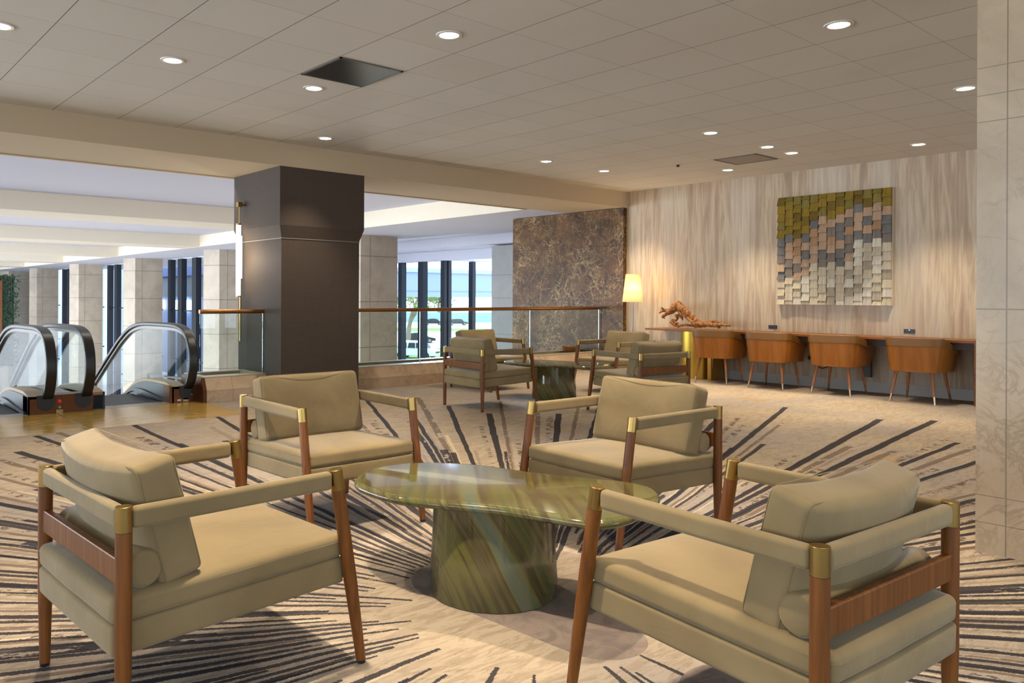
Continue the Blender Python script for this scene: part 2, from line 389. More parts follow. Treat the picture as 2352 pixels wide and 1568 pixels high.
M_leg = wood('walnut_legs', rgb(124, 75, 28), rgb(94, 54, 20), .42, 2, 1, .04)
M_brass = plain('brushed_brass', rgb(172, 142, 82), .32, 1.0, .15, 20)
M_black = plain('black_rubber', (.012, .012, .014), .35, 0, .2)
M_white = plain('white_paint', rgb(226, 222, 214), .7, 0, .04, 2)
M_header = plain('cream_paint', rgb(190, 172, 142), .8, 0, .05, 1.2, .05)
M_lilac = plain('ceiling_white_paint', rgb(198, 200, 214), .8, 0, .04, 1.0)
M_base = plain('grey_skirting', rgb(178, 176, 170), .5, 0, .05)
M_pillar = NT('charcoal_brown_cladding')
_p = M_pillar.world(); _n = M_pillar.noise(M_pillar.mapv(_p, (60, 60, 3)), 2, 3); _l = M_pillar.noise(M_pillar.mapv(_p, (2, 2, 90)), 2, 3)
M_pillar = M_pillar.fin(M_pillar.mix(M_pillar.ma('MULTIPLY', _l, _n), rgb(78, 68, 60), rgb(54, 48, 43)), .7, Specular_IOR_Level=.15)
M_emper = stone('dark_emperador', rgb(98, 70, 42), rgb(62, 44, 28), rgb(206, 180, 134), .30, 1.0,
    [(1, 8.60, .003), (1, 9.53, .003), (1, 10.33, .003), (2, 1.18, .004), (2, 2.13, .004), (2, .23, .004)], .35, .6)
M_emper.node_tree.nodes['Principled BSDF'].inputs['Specular IOR Level'].default_value = .12
M_colstone = stone('cream_marble', rgb(182, 163, 137), rgb(166, 147, 121), rgb(118, 96, 70), .32, .8,
    [(2, 2.37, .0022), (2, 2.235, .0022), (2, 2.105, .0022), (2, 1.19, .003), (2, .28, .0022), (2, .148, .0022), (1, 1.174, .003)], .45, .25)
M_pier = stone('pier_travertine', rgb(190, 178, 160), rgb(170, 158, 142), rgb(140, 124, 104), .45, .6,
    [(2, 2.25, .012), (2, 1.1, .012), (2, -.05, .012), (2, -1.2, .012), (2, -2.35, .012), (2, -3.5, .012), (0, 11.25, .010)], .3, .05)
M_curb = stone('curb_stone', rgb(190, 164, 134), rgb(172, 146, 118), rgb(120, 96, 72), .4, 1.2, [(0, 7.18, .003), (0, 9.3, .003), (0, 4.02, .003), (2, .135, .0025)], .4, .05)
M_cap = plain('curb_cap', rgb(196, 186, 164), .3, 0, .12, 3)
M_pebble = plain('dark_pebbles', rgb(52, 46, 42), .6, 0, .5, 30)
M_gold = NT('polished_brass_floor')
_p = M_gold.world(); _n = M_gold.noise(M_gold.mapv(_p, (2.2, 12, 1)), 1.2, 4, .6, .5)
M_gold = M_gold.fin(M_gold.mix(M_gold.ss(_n, .3, .7), rgb(204, 168, 88), rgb(170, 136, 62)), .18, 0.25)
M_lobbyfloor = plain('lobby_floor', rgb(190, 184, 176), .25, 0, .2, .6)
M_steel = plain('brushed_steel', rgb(150, 150, 150), .35, 1.0, .2, 12)
M_copper = plain('copper_panel', rgb(108, 68, 42), .35, .85, .3, 6)
M_skirt = plain('dark_skirt_panel', rgb(34, 40, 52), .35, .0, .3, 5)
M_glass = glass('clear_glass', (.93, .975, .965), .8, .0)
M_wglass = glass('window_glass', (.94, .98, 1.0), .5)
M_mull = plain('dark_mullion', rgb(26, 34, 46), .5, .3, .2)
M_desk = wood('reddish_desk_wood', rgb(140, 86, 38), rgb(104, 60, 26), .4, 1, .7, .05)
M_shell = wood('tan_leather_shell', rgb(164, 102, 34), rgb(138, 82, 26), .42, 2, .25, .1)
M_band = plain('brown_leather_band', rgb(128, 88, 34), .42, 0, .12, 8, .1, 200)
M_oak = wood('light_leg_wood', rgb(160, 104, 58), rgb(126, 76, 40), .4, 2)
M_tip = plain('silver_brass_tip', rgb(206, 184, 150), .25, 1.0, .1)
M_drift = wood('driftwood', rgb(186, 126, 66), rgb(92, 52, 26), .65, 0, .6, 0)
M_outlet = plain('black_plastic', (.01, .01, .012), .35)
M_down = emis('downlight_glow', (1.0, .93, .80), 14)
M_trimring = plain('downlight_trim', rgb(226, 218, 204), .4)
M_shade = NT('pleated_lamp_shade')
_o = M_shade.obj(); _r = M_shade.ma('SINE', M_shade.ma('MULTIPLY', M_shade.ma('ARCTAN2', M_shade.sep(_o)[1], M_shade.sep(_o)[0]), 60))
M_shade.bump(_r, .3, .003)
_z = M_shade.ss(M_shade.sep(_o)[2], 1.14, 1.66)
_sh = M_shade; M_shade = _sh.fin(rgb(250, 226, 180), .8, Emission_Color=(1.0, .80, .50, 1), Emission_Strength=.32)
_tl = _sh.n.new('ShaderNodeBsdfTranslucent'); _tl.inputs[0].default_value = (1.0, .90, .68, 1)
_ms = _sh.n.new('ShaderNodeMixShader'); _ms.inputs[0].default_value = .65
_sh.t.links.new(_sh.b.outputs[0], _ms.inputs[1]); _sh.t.links.new(_tl.outputs[0], _ms.inputs[2])
_sh.t.links.new(_ms.outputs[0], [n_ for n_ in _sh.n if n_.type == 'OUTPUT_MATERIAL'][0].inputs[0])
M_tube = emis('tube_glow', (1.0, .86, .66), 7)

# ------------------------------------------------------------------ the room
XW = 11.02; YH = 8.36
struct(MB().box(-7, XW + .3, -6, 7.66, -.4, 0).box(3.68, XW + .3, 7.66, 8.72, -.4, 0).box(-7, .2, 7.66, 8.72, -.4, 0).build('floor', M_carpet))
struct(MB().box(-7, XW, -6, YH, CEIL, CEIL + .1).build('ceiling', M_ceiling))
struct(MB().box(XW, XW + .3, -6, YH + .02, 0, CEIL + .1).build('wall_right', M_wallpaper))
struct(MB().box(XW - .015, XW, -6, YH, 0, .14).build('baseboard_right', M_base, bevel=.003))
wb = MB().box(-7, XW, -6.2, -6, 2.8, CEIL + .1).box(-7, XW, -6.2, -6, 0, .2)
for q in range(7): wb.box(-7 + q * 2.9, -6.75 + q * 2.9, -6.2, -6, .2, 2.8)  # unseen wall, openings made up to go with the fill light
struct(wb.build('wall_back', M_header))
wl = MB().box(-7.2, -7, -6.2, YH, 2.8, CEIL + .1).box(-7.2, -7, -6.2, YH, 0, .2)
for q in range(6): wl.box(-7.2, -7, -6.2 + q * 2.8, -5.95 + q * 2.8, .2, 2.8)  # openings of this unseen wall are likewise added for the fill
struct(wl.build('wall_left', M_header))
hb = MB().box(-16, XW + .3, YH, 9.62, 2.775, 3.6); struct(hb.build('wall_header', M_header))
struct(MB().box(-16, 9.87, 9.62, 9.67, 2.762, 2.80).build('trim_1', plain('warm_trim', rgb(196, 172, 132), .6)))
# marble clad wall beyond the header, and the marble column at the right
struct(MB().box(10.93, XW + .3, 8.362, 11.03, -5.2, 2.765).build('wall_marble', M_emper))
struct(MB().box(4.49, 5.6, -1.2, 1.30, 0, CEIL).build('column', M_colstone))
# big charcoal pillar with its wider head
pl = MB().box(4.475, 5.575, 8.405, 9.56, -5.2, 1.93)
v = []
for (e, z) in ((.0, 1.93), (-.045, 2.08), (-.045, 2.775)):
    x0, x1, y0, y1 = 4.475 + e, 5.575 - e, 8.405 + e, 9.56 - e
    v += [(x0, y0, z), (x1, y0, z), (x1, y1, z), (x0, y1, z)]
fs = [(0, 1, 2, 3), (8, 9, 10, 11)] + [(a + k, a + (k + 1) % 4, a + 4 + (k + 1) % 4, a + 4 + k) for a in (0, 4) for k in range(4)]
pl.add(v, fs)
struct(pl.build('pillar', M_pillar))
struct(MB().box(4.468, 5.582, 8.398, 9.567, 1.922, 1.932).build('trim_2', plain('pillar_seam', rgb(120, 112, 104), .5)))

# curb planter along the void: right and left of the pillar
def curb(name, x0, x1):
    prof = [(8.72, -.35), (8.72, .135), (8.79, .285), (8.97, .285), (8.97, .21), (9.30, .21), (9.30, .29), (9.42, .29), (9.42, -.35)]
    o = struct(MB().prism(prof, x0, x1, 'x').build(name, M_curb))
    MB().box(x0, x1, 8.785, 8.975, .285, .292).build('curb_cap', M_cap, o)
    MB().box(x0, x1, 9.295, 9.42, .29, .297).build('curb_cap', M_cap, o)
    rnd = random.Random(x0); p = MB()
    nx = int((x1 - x0) / .055)
    for i in range(nx):
        for j in range(5):
            p.ico((x0 + .03 + (i + rnd.random() * .6) * .055, 9.0 + j * .06 + rnd.random() * .03, .215 + rnd.random() * .02), .024 + rnd.random() * .012, 1, 0, (1.2, 1, .7))
    tag(p.build('pebbles', M_pebble), 'dark pebbles filling the planter %s of the charcoal pillar' % ('right' if x0 > 5 else 'left'), 'pebbles', kind='stuff')
    return o
curb('trim_3', 5.575, 10.93); cl = curb('trim_4', 3.70, 4.475)
MB().box(3.70, 3.78, 8.975, 9.30, .2, .29).build('curb_end', M_cap, cl); MB().box(4.38, 4.475, 8.975, 9.30, .2, .292).build('curb_end', M_cap, cl)
MB().prism([(8.735, 0), (8.735, .135), (8.80, .28), (9.4, .28), (9.4, 0)], 3.66, 3.70, 'x').build('curb_cheek', M_copper, cl)
def railing(label, x0, x1, splits):
    t = thing('glass_railing', label, 'railing', (x0, 8.86, .292))
    L = x1 - x0
    MB().tube([(0, 0, .758), (L, 0, .758)], .026, 16).build('handrail', plain('bronze_rail', rgb(150, 104, 58), .32, .85, .15), t, smooth=True)
    xs = [0] + splits + [L]
    for a, b in zip(xs[:-1], xs[1:]):
        MB().box(a + .006, b - .006, -.006, .006, 0, .735).build('glass_panel', M_glass, t)
    for a in xs[1:] if x0 < 5 else xs[1:]:
        MB().box(a - .005, a + .004, -.008, .008, 0, .735).build('glass_edge_clip', M_steel, t)
    return t
railing('long glass balustrade with bronze handrail between charcoal pillar and brown marble wall', 5.575, 10.90, [1.35, 3.60])
railing('short glass balustrade with bronze handrail beside escalator and charcoal pillar', 3.66, 4.47, [])

# ------------------------------------------------------------------ landing and escalators
struct(MB().box(.2, 3.68, 7.66, 8.93, -.4, .002).build('floor_landing', M_gold))
struct(MB().box(2.128, 2.138, 7.66, 8.93, .0021, .004).build('trim_5', M_steel))
struct(MB().box(.2, 1.87, 8.93, 9.12, -.4, .003).box(2.51, 3.34, 8.93, 9.12, -.4, .003).build('trim_6', plain('stone_strip', rgb(150, 146, 134), .25)))
LOOP = [(9.60, .02), (9.30, .02), (9.12, .055), (8.97, .12), (8.84, .24), (8.775, .38), (8.765, .50), (8.79, .63), (8.86, .75), (8.96, .83), (9.10, .875), (9.33, .90), (9.9, .90), (10.35, .892), (10.65, .865), (10.95, .80), (11.25, .68), (11.55, .53), (12.5, 0.0), (15, -1.44), (18.5, -3.46), (20.3, -4.3)]
def smooth_path(P, n=6):
    out = []
    for i in range(len(P) - 1):
        p0, p1, p2, p3 = P[max(i - 1, 0)], P[i], P[i + 1], P[min(i + 2, len(P) - 1)]
        for k in range(n):
            u = k / n
            out.append(tuple(.5 * ((2 * p1[a]) + (-p0[a] + p2[a]) * u + (2 * p0[a] - 5 * p1[a] + 4 * p2[a] - p3[a]) * u * u + (-p0[a] + 3 * p1[a] - 3 * p2[a] + p3[a]) * u ** 3) for a in (0, 1)))
    out.append(P[-1]); return out
LP = smooth_path(LOOP)
def offset(P, d):
    out = []
    for i, p in enumerate(P):
        a = P[max(i - 1, 0)]; b = P[min(i + 1, len(P) - 1)]; dx, dy = b[0] - a[0], b[1] - a[1]; l = math.hypot(dx, dy) or 1
        out.append((p[0] + dy / l * d, p[1] - dx / l * d))
    return out
def band(P, x, w, d0, d1, mb, mi=0):
    A = offset(P, d0); B = offset(P, d1); n = len(P); base = len(mb.v)
    for a, b in zip(A, B):
        mb.v += [(x - w / 2, a[0], a[1]), (x + w / 2, a[0], a[1]), (x + w / 2, b[0], b[1]), (x - w / 2, b[0], b[1])]
    for i in range(n - 1):
        for k in range(4):
            mb.f.append((base + 4 * i + k, base + 4 * i + (k + 1) % 4, base + 4 * i + 4 + (k + 1) % 4, base + 4 * i + 4 + k)); mb.mi.append(mi)
    mb.f.append((base, base + 1, base + 2, base + 3)); mb.f.append(tuple(base + 4 * (n - 1) + k for k in (3, 2, 1, 0))); mb.mi += [mi, mi]
    return mb
def balustrade(par, x, inner, front=True):
    """one newel: handrail loop, inner channel, glass, deck and skirt; inner = +1 if the steps lie at larger x"""
    h = band(LP, x, .105, -.0, .05, MB()).build('handrail', M_black, par, smooth=False, bevel=.014, seg=3)
    band(LP, x, .055, .05, .085, MB()).build('handrail_channel', plain('dark_channel', rgb(96, 92, 84), .3, .9, .2, 10), par)
    G = offset(LP, .085)
    up = [p for p in G if p[1] > .17 or p[0] > 11]
    lo = [(20.3, -4.3 - .35)] + [(12.6, -.30), (11.2, .10), (10.5, .17), (9.2, .18)]
    poly = [p for p in up if p[0] < 20.3] + [(20.3, -4.9), (12.6, -.42), (11.0, .04), (10.4, .17), (9.1, .19)]
    bm = bmesh.new(); vs = [bm.verts.new((x - .005, p[0], p[1])) for p in poly]; f = bm.faces.new(vs); bmesh.ops.triangulate(bm, faces=[f]); 
    me = bpy.data.meshes.new('glass_balustrade'); bm.to_mesh(me); bm.free(); g = link('glass_balustrade', me, M_glass, par)
    g.modifiers.new('thick', 'SOLIDIFY').thickness = .008
    xi = x + inner * .18; a, b = min(x + inner * .03, xi), max(x + inner * .03, xi)
    top = smooth_path([(8.93, .19), (9.2, .19), (9.6, .185), (9.95, .165), (10.27, .09), (10.55, -.03), (10.9, -.19), (11.6, -.56), (20.3, -5.1)], 4)
    sk = [(p[0], p[1]) for p in top] + [(20.3, -5.9), (11.6, -1.25), (10.2, -.42), (8.93, -.42)]
    MB().prism(sk, xi - .01, xi + .01, 'x').build('skirt', M_skirt, par)
    dk = [(p[0], p[1] + .034 * min(1, (p[0] - 8.93) * 4)) for p in top] + [(p[0], p[1] - .03) for p in reversed(top)]
    MB().prism(dk, a, b, 'x').build('deck', plain('tan_deck', rgb(150, 124, 84), .3, .5, .15), par)
    kk = smooth_path([(9.0, .03), (9.5, .05), (10.0, .075), (10.4, .02), (10.9, -.2), (11.6, -.58)], 4)
    MB().prism(kk + [(p[0], p[1] - .035) for p in reversed(kk)], xi + inner * .01, xi + inner * .035, 'x').build('skirt_brush', M_black, par)
    return h
def newel_panel(par, x0, x1, hx):
    """copper front plate with a rounded dark handrail inlet"""
    y0, y1, z1 = 8.93, 9.14, .19
    o = MB().box(x0, x1, y0, y1, -.1, z1).build('newel_panel', M_copper, par, bevel=.004)
    pf = [(hx + .085 * math.cos(t) * 1.0, .105 - .0 + .075 * math.sin(t)) for t in [PI + PI * i / 10 for i in range(11)]] + [(hx + .085, z1 + .004), (hx - .085, z1 + .004)]
    MB().prism(pf, y0 - .004, y0 + .01, 'y').build('handrail_inlet', M_black, o)
    return o
def steps(par, x0, x1):
    mb = MB(); mb.box(x0, x1, 9.12, 10.2, -.06, -.008)
    for i in range(1, 26):
        y = 10.2 + (i - 1) * .40; z = -.01 - i * .21
        mb.box(x0, x1, y, y + .41, z - .25, z)
    o = mb.build('step_band', plain('grooved_steps', rgb(74, 76, 78), .45, .6, .2), par); o['kind'] = 'stuff'; return o
def truss(par, x0, x1):
    MB().prism([(8.95, -.42), (10.3, -.42), (19.9, -5.19), (18.4, -5.19), (10.1, -1.3), (8.95, -1.3)], x0, x1, 'x').build('truss_cladding', M_skirt, par)
er = thing('escalator', 'right-hand escalator with one tall black handrail loop beside the glass balustrade', 'escalator', (0, 0, 0))
balustrade(er, 3.56, -1); balustrade(er, 2.44, 1)
pr = newel_panel(er, 3.34, 3.69, 3.54); pm = newel_panel(er, 2.21, 2.51, 2.41)
MB().box(3.43, 3.475, 8.926, 8.93, .02, .04).build('warning_sticker', plain('white_sticker', rgb(226, 214, 208), .5), pr)
MB().box(3.50, 3.56, 8.926, 8.93, .01, .05).build('data_plate', plain('pale_plate', rgb(176, 160, 120), .4, .5), pr)
MB().tube([(3.6, 8.932, .085), (3.6, 8.922, .085)], .010, 12).build('key_switch', M_steel, pr)
MB().box(3.36, 3.48, 9.02, 9.14, .1905, .197).build('yellow_sticker', plain('yellow_sticker', rgb(196, 176, 60), .4), er)
MB().prism([(9.14, .17), (10.3, .15), (11.4, -.4), (20, -5.1), (20, -5.3), (11.4, -.7), (9.14, -.2)], 2.215, 2.40, 'x').build('outer_deck', plain('grey_outer_deck', rgb(120, 122, 128), .3, .6), er)
steps(er, 2.66, 3.33); truss(er, 2.21, 3.69)
el = thing('escalator', 'left-hand escalator cut by the photo edge, red stop button on its copper front', 'escalator', (0, 0, 0))
balustrade(el, 2.06, -1); balustrade(el, .70, 1)
pL = newel_panel(el, 1.87, 2.14, 2.04); newel_panel(el, .53, .87, .70)
pc = MB().box(2.14, 2.21, 8.93, 9.14, -.1, .19).build('control_panel', M_copper, el, bevel=.003)
MB().tube([(2.175, 8.932, .125), (2.175, 8.918, .125)], .017, 16).build('stop_button', emis('red_button', (.8, .02, .03), .5), pc)
MB().tube([(2.175, 8.932, .06), (2.175, 8.92, .06)], .013, 14).build('key_switch', M_steel, pc)
MB().box(2.142, 2.208, 8.925, 8.93, .002, .036).build('data_plate', plain('gold_plate', rgb(176, 150, 96), .4, .5), pc)
MB().box(2.145, 2.165, 8.925, 8.93, -.014, -.004).box(2.175, 2.20, 8.925, 8.93, -.014, -.004).build('label_strip', M_white, pc)
MB().prism([(9.10, .17), (10.3, .15), (11.4, -.4), (20, -5.1), (20, -5.3), (11.4, -.7), (9.10, -.2)], 2.12, 2.205, 'x').build('centre_deck', plain('grey_deck', rgb(120, 122, 128), .3, .6), el)
steps(el, .92, 1.85); truss(el, .53, 2.205)

# ------------------------------------------------------------------ the atrium
struct(MB().box(-16, 18, 8.7, 60, -5.5, -5.2).build('floor_lobby', M_lobbyfloor))
struct(MB().box(-16, XW, 8.72, 8.92, -5.2, -1.3).build('wall_lower', M_pier))
struct(MB().box(-16, 20, 9.63, 60, 3.12, 3.3).build('ceiling_atrium', M_lilac))
for i, (ya, yb) in enumerate(((15.87, 17.3), (23.9, 25.3), (31.9, 33.3), (40.0, 41.4), (48, 49.4))):
    struct(MB().box(-16, 9.87, ya, yb, 2.775, 3.2).box(-16, 9.87, yb, yb + .12, 2.93, 3.2).build('ceiling_beam', plain('warm_white_beam', rgb(226, 218, 202), .75, 0, .04)))
struct(MB().box(9.90, 12.6, 9.63, 60, 2.775, 3.2).build('ceiling_soffit', M_lilac))
struct(MB().box(9.87, 9.90, 9.63, 60, 2.77, 3.15).build('ceiling_fascia', plain('warm_white_fascia', rgb(232, 222, 202), .75, 0, .04)))
struct(MB().box(12.6, 20, 9.19, 11.4, 2.80, 3.2).box(16.2, 18.0, 11.4, 26, 2.83, 3.2).build('ceiling_pavilion', M_lilac))
PIERS = [16.45, 24.88, 33.2, 41.5, 50.1]
for i, y in enumerate(PIERS):
    poly = [(10.68, y + .58), (10.96, y), (12.10, y), (12.10, y + .75), (10.72, y + .75)]
    struct(MB().prism(poly, -5.2, 2.80, 'z').build('wall_pier', M_pier))
struct(MB().prism([(10.68, 58.3), (10.96, 57.8), (12.4, 57.8), (12.4, 59), (10.68, 59)], -5.2, 2.8, 'z').build('wall_pier', M_pier))
struct(MB().box(16.58, 17.9, 16.73, 17.65, -5.2, 2.80).build('wall_pier', stone('grey_pier', rgb(150, 150, 148), rgb(136, 138, 138), rgb(110, 110, 108), .45, .5, [(2, 1.9, .008), (2, 1.2, .008), (2, .1, .008)], .3)))
struct(MB().box(XW + .3, 17.9, 8.36, 8.7, -5.2, 3.2).build('wall_pavilion', M_pier))
struct(MB().box(17.9, 18.1, 8.36, 17.7, -5.2, 3.2).build('wall_pavilion', M_pier))
struct(MB().box(-16, 12.6, 59, 59.3, -5.2, 3.2).build('wall_far', stone('pale_far_wall', rgb(206, 204, 204), rgb(190, 190, 194), rgb(170, 170, 176), .6, .3, None, .2)))
struct(MB().box(-16.3, -16, 8.4, 59, -5.2, -1).box(-16.3, -16, 8.4, 59, 2.6, 3.2).build('wall_atrium_left', M_white))  # unseen wall, gap left open to flood the lobby with light
def window(n, x0, y0, x1, y1, mull, zb=-5.2, zt=2.58, trans=(0.62,)):
    """vertical dark mullions (distance along, width), one pane per gap, thin transoms"""
    dx, dy = x1 - x0, y1 - y0; L = math.hypot(dx, dy); ux, uy = dx / L, dy / L
    root = struct(bpy.data.objects.new('window_%d' % n, None)); COL.objects.link(root); root.location = (x0, y0, 0); root.rotation_euler = (0, 0, math.atan2(uy, ux))
    MB().box(0, L, -.04, .04, zt, zt + .06).build('window_head', M_lilac, root)
    for (s, w) in mull: MB().box(s - w / 2, s + w / 2, -.11, .11, zb, zt).build('mullion', M_mull, root)
    for z in trans: MB().box(0, L, -.03, .03, z - .025, z + .025).build('transom', M_mull, root)
    MB().box(0, L, -.004, .004, zb, zt).build('pane', M_wglass, root)
window(1, 17.7, 26.3, 17.7, 21.2, [(.5, .14), (2.55, .22), (3.80, .30), (5.06, .22)], zt=2.50, trans=())
window(2, 17.75, 21.2, 21.5, 21.2, [(.06, .14), (1.20, .15), (2.6, .15)], zt=2.50, trans=())
k = 3
for ya, yb in ((25.6, 33.2), (33.95, 41.5), (42.25, 50.1), (50.85, 57.8)):
    L = yb - ya; e = yb
    window(k, 12.38, e, 12.38, ya, [(.30, .30), (1.45, .42), (2.95, .42), (5.2, .42)], zt=2.74, trans=(.62, -1.4, -2.6)); k += 1
struct(MB().box(12.0, 12.5, 17.8, 24.88, 2.60, 2.83).box(17.6, 17.9, 17.6, 26.4, 2.5, 2.9).box(12.02, 17.9, 26.2, 26.5, -5.2, 2.9).build('wall_lintel', M_lilac))
# ------------------------------------------------------------------ outdoors
GZ = -5.15
struct(MB().box(12.6, 420, 9, 420, GZ - .3, GZ).box(-60, 12.6, 60, 420, GZ - .3, GZ).build('ground', plain('bright_asphalt', rgb(214, 212, 206), .8, 0, .15, .05)))
M_grass = plain('lawn', rgb(132, 168, 84), .9, 0, .4, 3)
for nm, pts in (('grass', [(40, 55), (75, 50), (72, 72), (40, 80)]), ('grass', [(84, 118), (99, 108), (106, 114), (92, 132)]), ('grass', [(108, 98), (125, 92), (128, 108), (112, 112)])):
    tag(MB().prism(pts, GZ, GZ + .06, 'z').build(nm, M_grass), {(40, 55): 'green lawn around the parked white suv outside', (84, 118): 'distant green verge left of the window beyond the road', (108, 98): 'distant green verge seen right of the leaning tree'}[pts[0]], 'grass', kind='stuff')
# raised grey canopy crossing the view
cn = thing('canopy', 'long pale grey overhead canopy seen through the lobby window', 'canopy', (40, 40, 0))
MC = plain('pale_blue_grey_paint', rgb(136, 154, 178), .7, 0, .05, .2); MC2 = plain('canopy_coping', rgb(160, 172, 188), .7)
MB().box(-22, 60, 0, 3, 1.2, 2.79).build('fascia', MC, cn); MB().box(-22, 60, -.12, 3.1, 2.79, 3.06).build('coping', MC2, cn)
MB().box(-22, 60, -.02, 0, 1.56, 1.60).build('fascia_line', plain('canopy_line', rgb(120, 134, 150), .7), cn)  # thin darker strip along the canopy fascia
for q in (-20, 0, 22, 44): MB().box(q, q + .5, 1, 1.5, GZ, 1.2).build('post', MC, cn)
# dark neighbouring building seen through the left windows
nb = thing('building', 'dark glazed building wing with bright entrance lamps beyond the left windows', 'building', (24, 46, GZ))
MB().box(0, 3, -2.4, 54, 0, 8.65).build('facade', plain('blue_grey_facade', rgb(112, 132, 168), .35, 0, .3, .3), nb)
MB().box(-1.5, 0, -2.4, 54, 7.9, 8.65).build('roof_edge', plain('blue_grey_fascia', rgb(70, 90, 134), .6), nb)
MB().box(-.2, 0, -2.4, 54, 6.3, 7.8).build('window_band', plain('green_grey_glass', rgb(52, 64, 66), .3), nb)
for y in (2, 8, 14, 20, 27, 34, 42): MB().box(-.3, -.05, y, y + 2.6, 5.2, 6.0).build('lamp', emis('facade_lamp', (.75, .88, 1.0), 14), nb)
sb = thing('wall_screen', 'pale boundary screen standing beyond the far left windows', 'screen', (19, 40, GZ))
MB().box(0, .3, 15, 40, 0, 9).build('panel', plain('sky_blue_screen', rgb(190, 206, 236), .7), sb)
def car(name, label, loc, rz, mbody, kind='suv', group=None):
    t = thing(name, label, 'car', loc, rz, group)
    h = 1.75 if kind == 'suv' else 1.42
    b = h * .56
    prof = [(-2.3, .35), (-2.32, b * .8), (-2.2, b), (-1.95, h * .93), (-1.5, h), (.35, h), (.75, h * .95), (1.25, b * 1.05), (2.15, b * .93), (2.35, b * .7), (2.35, .3), (1.9, .28), (-1.9, .28)] if kind == 'suv' else \
           [(-2.3, .35), (-2.3, b * .95), (-1.8, b * 1.08), (-1.1, h * .95), (-.5, h), (.3, h), (.6, h * .96), (1.3, b * 1.05), (2.1, b * .85), (2.3, b * .6), (2.3, .3)]
    MB().prism(prof, -.9, .9, 'y').build('body', mbody, t, bevel=.08, seg=3)
    MG = plain('car_glass', rgb(40, 52, 62), .1)
    for s in (-1, 1):
        y0, y1 = (.86, .912) if s > 0 else (-.912, -.86)
        for a, c in ((-1.75, -.7), (-.62, .25)):
            MB().prism([(a, b * 1.08), (c, b * 1.08), (c - .03, h * .92), (a + .15, h * .92)], y0, y1, 'y').build('side_window', MG, t)
        MB().prism([(.33, b * 1.08), (1.1, b * 1.08), (.62, h * .92), (.33, h * .92)], y0, y1, 'y').build('side_window', MG, t)
        for xx in (-1.45, 1.45):
            w = MB().tube([(xx, s * .72, .34), (xx, s * .93, .34)], .34, 18).build('wheel', M_black, t, smooth=True)
            MB().tube([(xx, s * .925, .34), (xx, s * .94, .34)], .2, 14).build('hubcap', M_steel, w)
        MB().box(2.28, 2.37, s * .75 - .14, s * .75 + .14, b * .72, b * .86).build('headlight', M_white, t)
        MB().box(-2.36, -2.28, s * .78 - .09, s * .78 + .09, b * .75, b * 1.0).build('tail_light', emis('tail_red', (.7, .02, .02), .4), t)
    MB().prism([(.78, h * .93), (1.27, b * 1.06), (1.31, b * 1.08), (.84, h * .95)], -.7, .7, 'y').build('windscreen', MG, t)
    MB().box(2.33, 2.38, -.5, .5, b * .58, b * .76).build('grille', M_black, t)
    return t
M_wcar = plain('white_car_paint', rgb(236, 240, 246), .25, 0, .03); M_kcar = plain('black_car_paint', rgb(22, 24, 28), .2, 0, .1)
car('car', 'white suv parked on the lawn below the window', (49.5, 63.9, GZ + .06), math.radians(-62), M_wcar)
car('car', 'black sedan parked behind the tree trunk and white suv', (66.6, 85.6, GZ), math.radians(-30), M_kcar, 'sedan')
car('car', 'distant black sedan before the fence, left of the pair', (111.2, 137.5, GZ), math.radians(-32), M_kcar, 'sedan')
car('car', 'distant black sedan before the fence, right of the pair', (115.0, 133.5, GZ), math.radians(-32), M_kcar, 'sedan')
def fir_noise(r): return r
M_bark = plain('pale_bark', rgb(150, 136, 116), .9, 0, .4, 6); M_leaf = plain('pale_leaves', rgb(150, 172, 104), .8, 0, .5, 4); M_leafd = plain('dark_leaves', rgb(44, 96, 58), .6, 0, .5, 8)  # tree leaves pale yellow-green, lobby plant leaves dark green
def tree(label, x, y, h, spread, seed, lean=0, leaves=160, mat=None):
    rnd = random.Random(seed); t = thing('tree', label, 'tree', (x, y, GZ))
    mb = MB(); tips = []
    def grow(p, d, l, r, dep):
        q = p + d * l
        mid = p + d * l * .5 + Vector((rnd.uniform(-1, 1), rnd.uniform(-1, 1), 0)) * l * .08
        mb.tube([p, mid, q], [r, r * .85, r * .7], 7)
        if dep == 0: tips.append(q); return
        for _ in range(rnd.choice((2, 3))):
            nd = (d + Vector((rnd.uniform(-1, 1), rnd.uniform(-1, 1), rnd.uniform(-.15, .5))) * spread).normalized()
            grow(q, nd, l * rnd.uniform(.6, .8), r * .62, dep - 1)
    grow(Vector((0, 0, 0)), Vector((lean, 0, 1)).normalized(), h * .30, h * .045, 4)
    mb.build('trunk', M_bark, t, smooth=True)
    lf = MB()
    for q in tips:
        for _ in range(max(1, leaves // max(1, len(tips)))):
            c = q + Vector((rnd.gauss(0, 1), rnd.gauss(0, 1), rnd.gauss(-.3, 1.0))) * h * (.06 if leaves < 1000 else .13)
            s = h * .035; a = Vector((rnd.uniform(-1, 1), rnd.uniform(-1, 1), rnd.uniform(-1, 1))).normalized() * s; b = a.cross(Vector((rnd.random(), rnd.random(), 1))).normalized() * s * .6
            lf.add([c - a, c + b, c + a, c - b], [(0, 1, 2, 3)])
    lf.build('foliage', mat or M_leaf, t, fix=False)
    return t
tree('leaning bare-branched tree behind the white suv', 59.4, 78.6, 9, .75, 4, .12, 260)
tree('pale leaning tree at the right side of the lobby window', 84, 82, 10, .8, 8, -.3, 320)
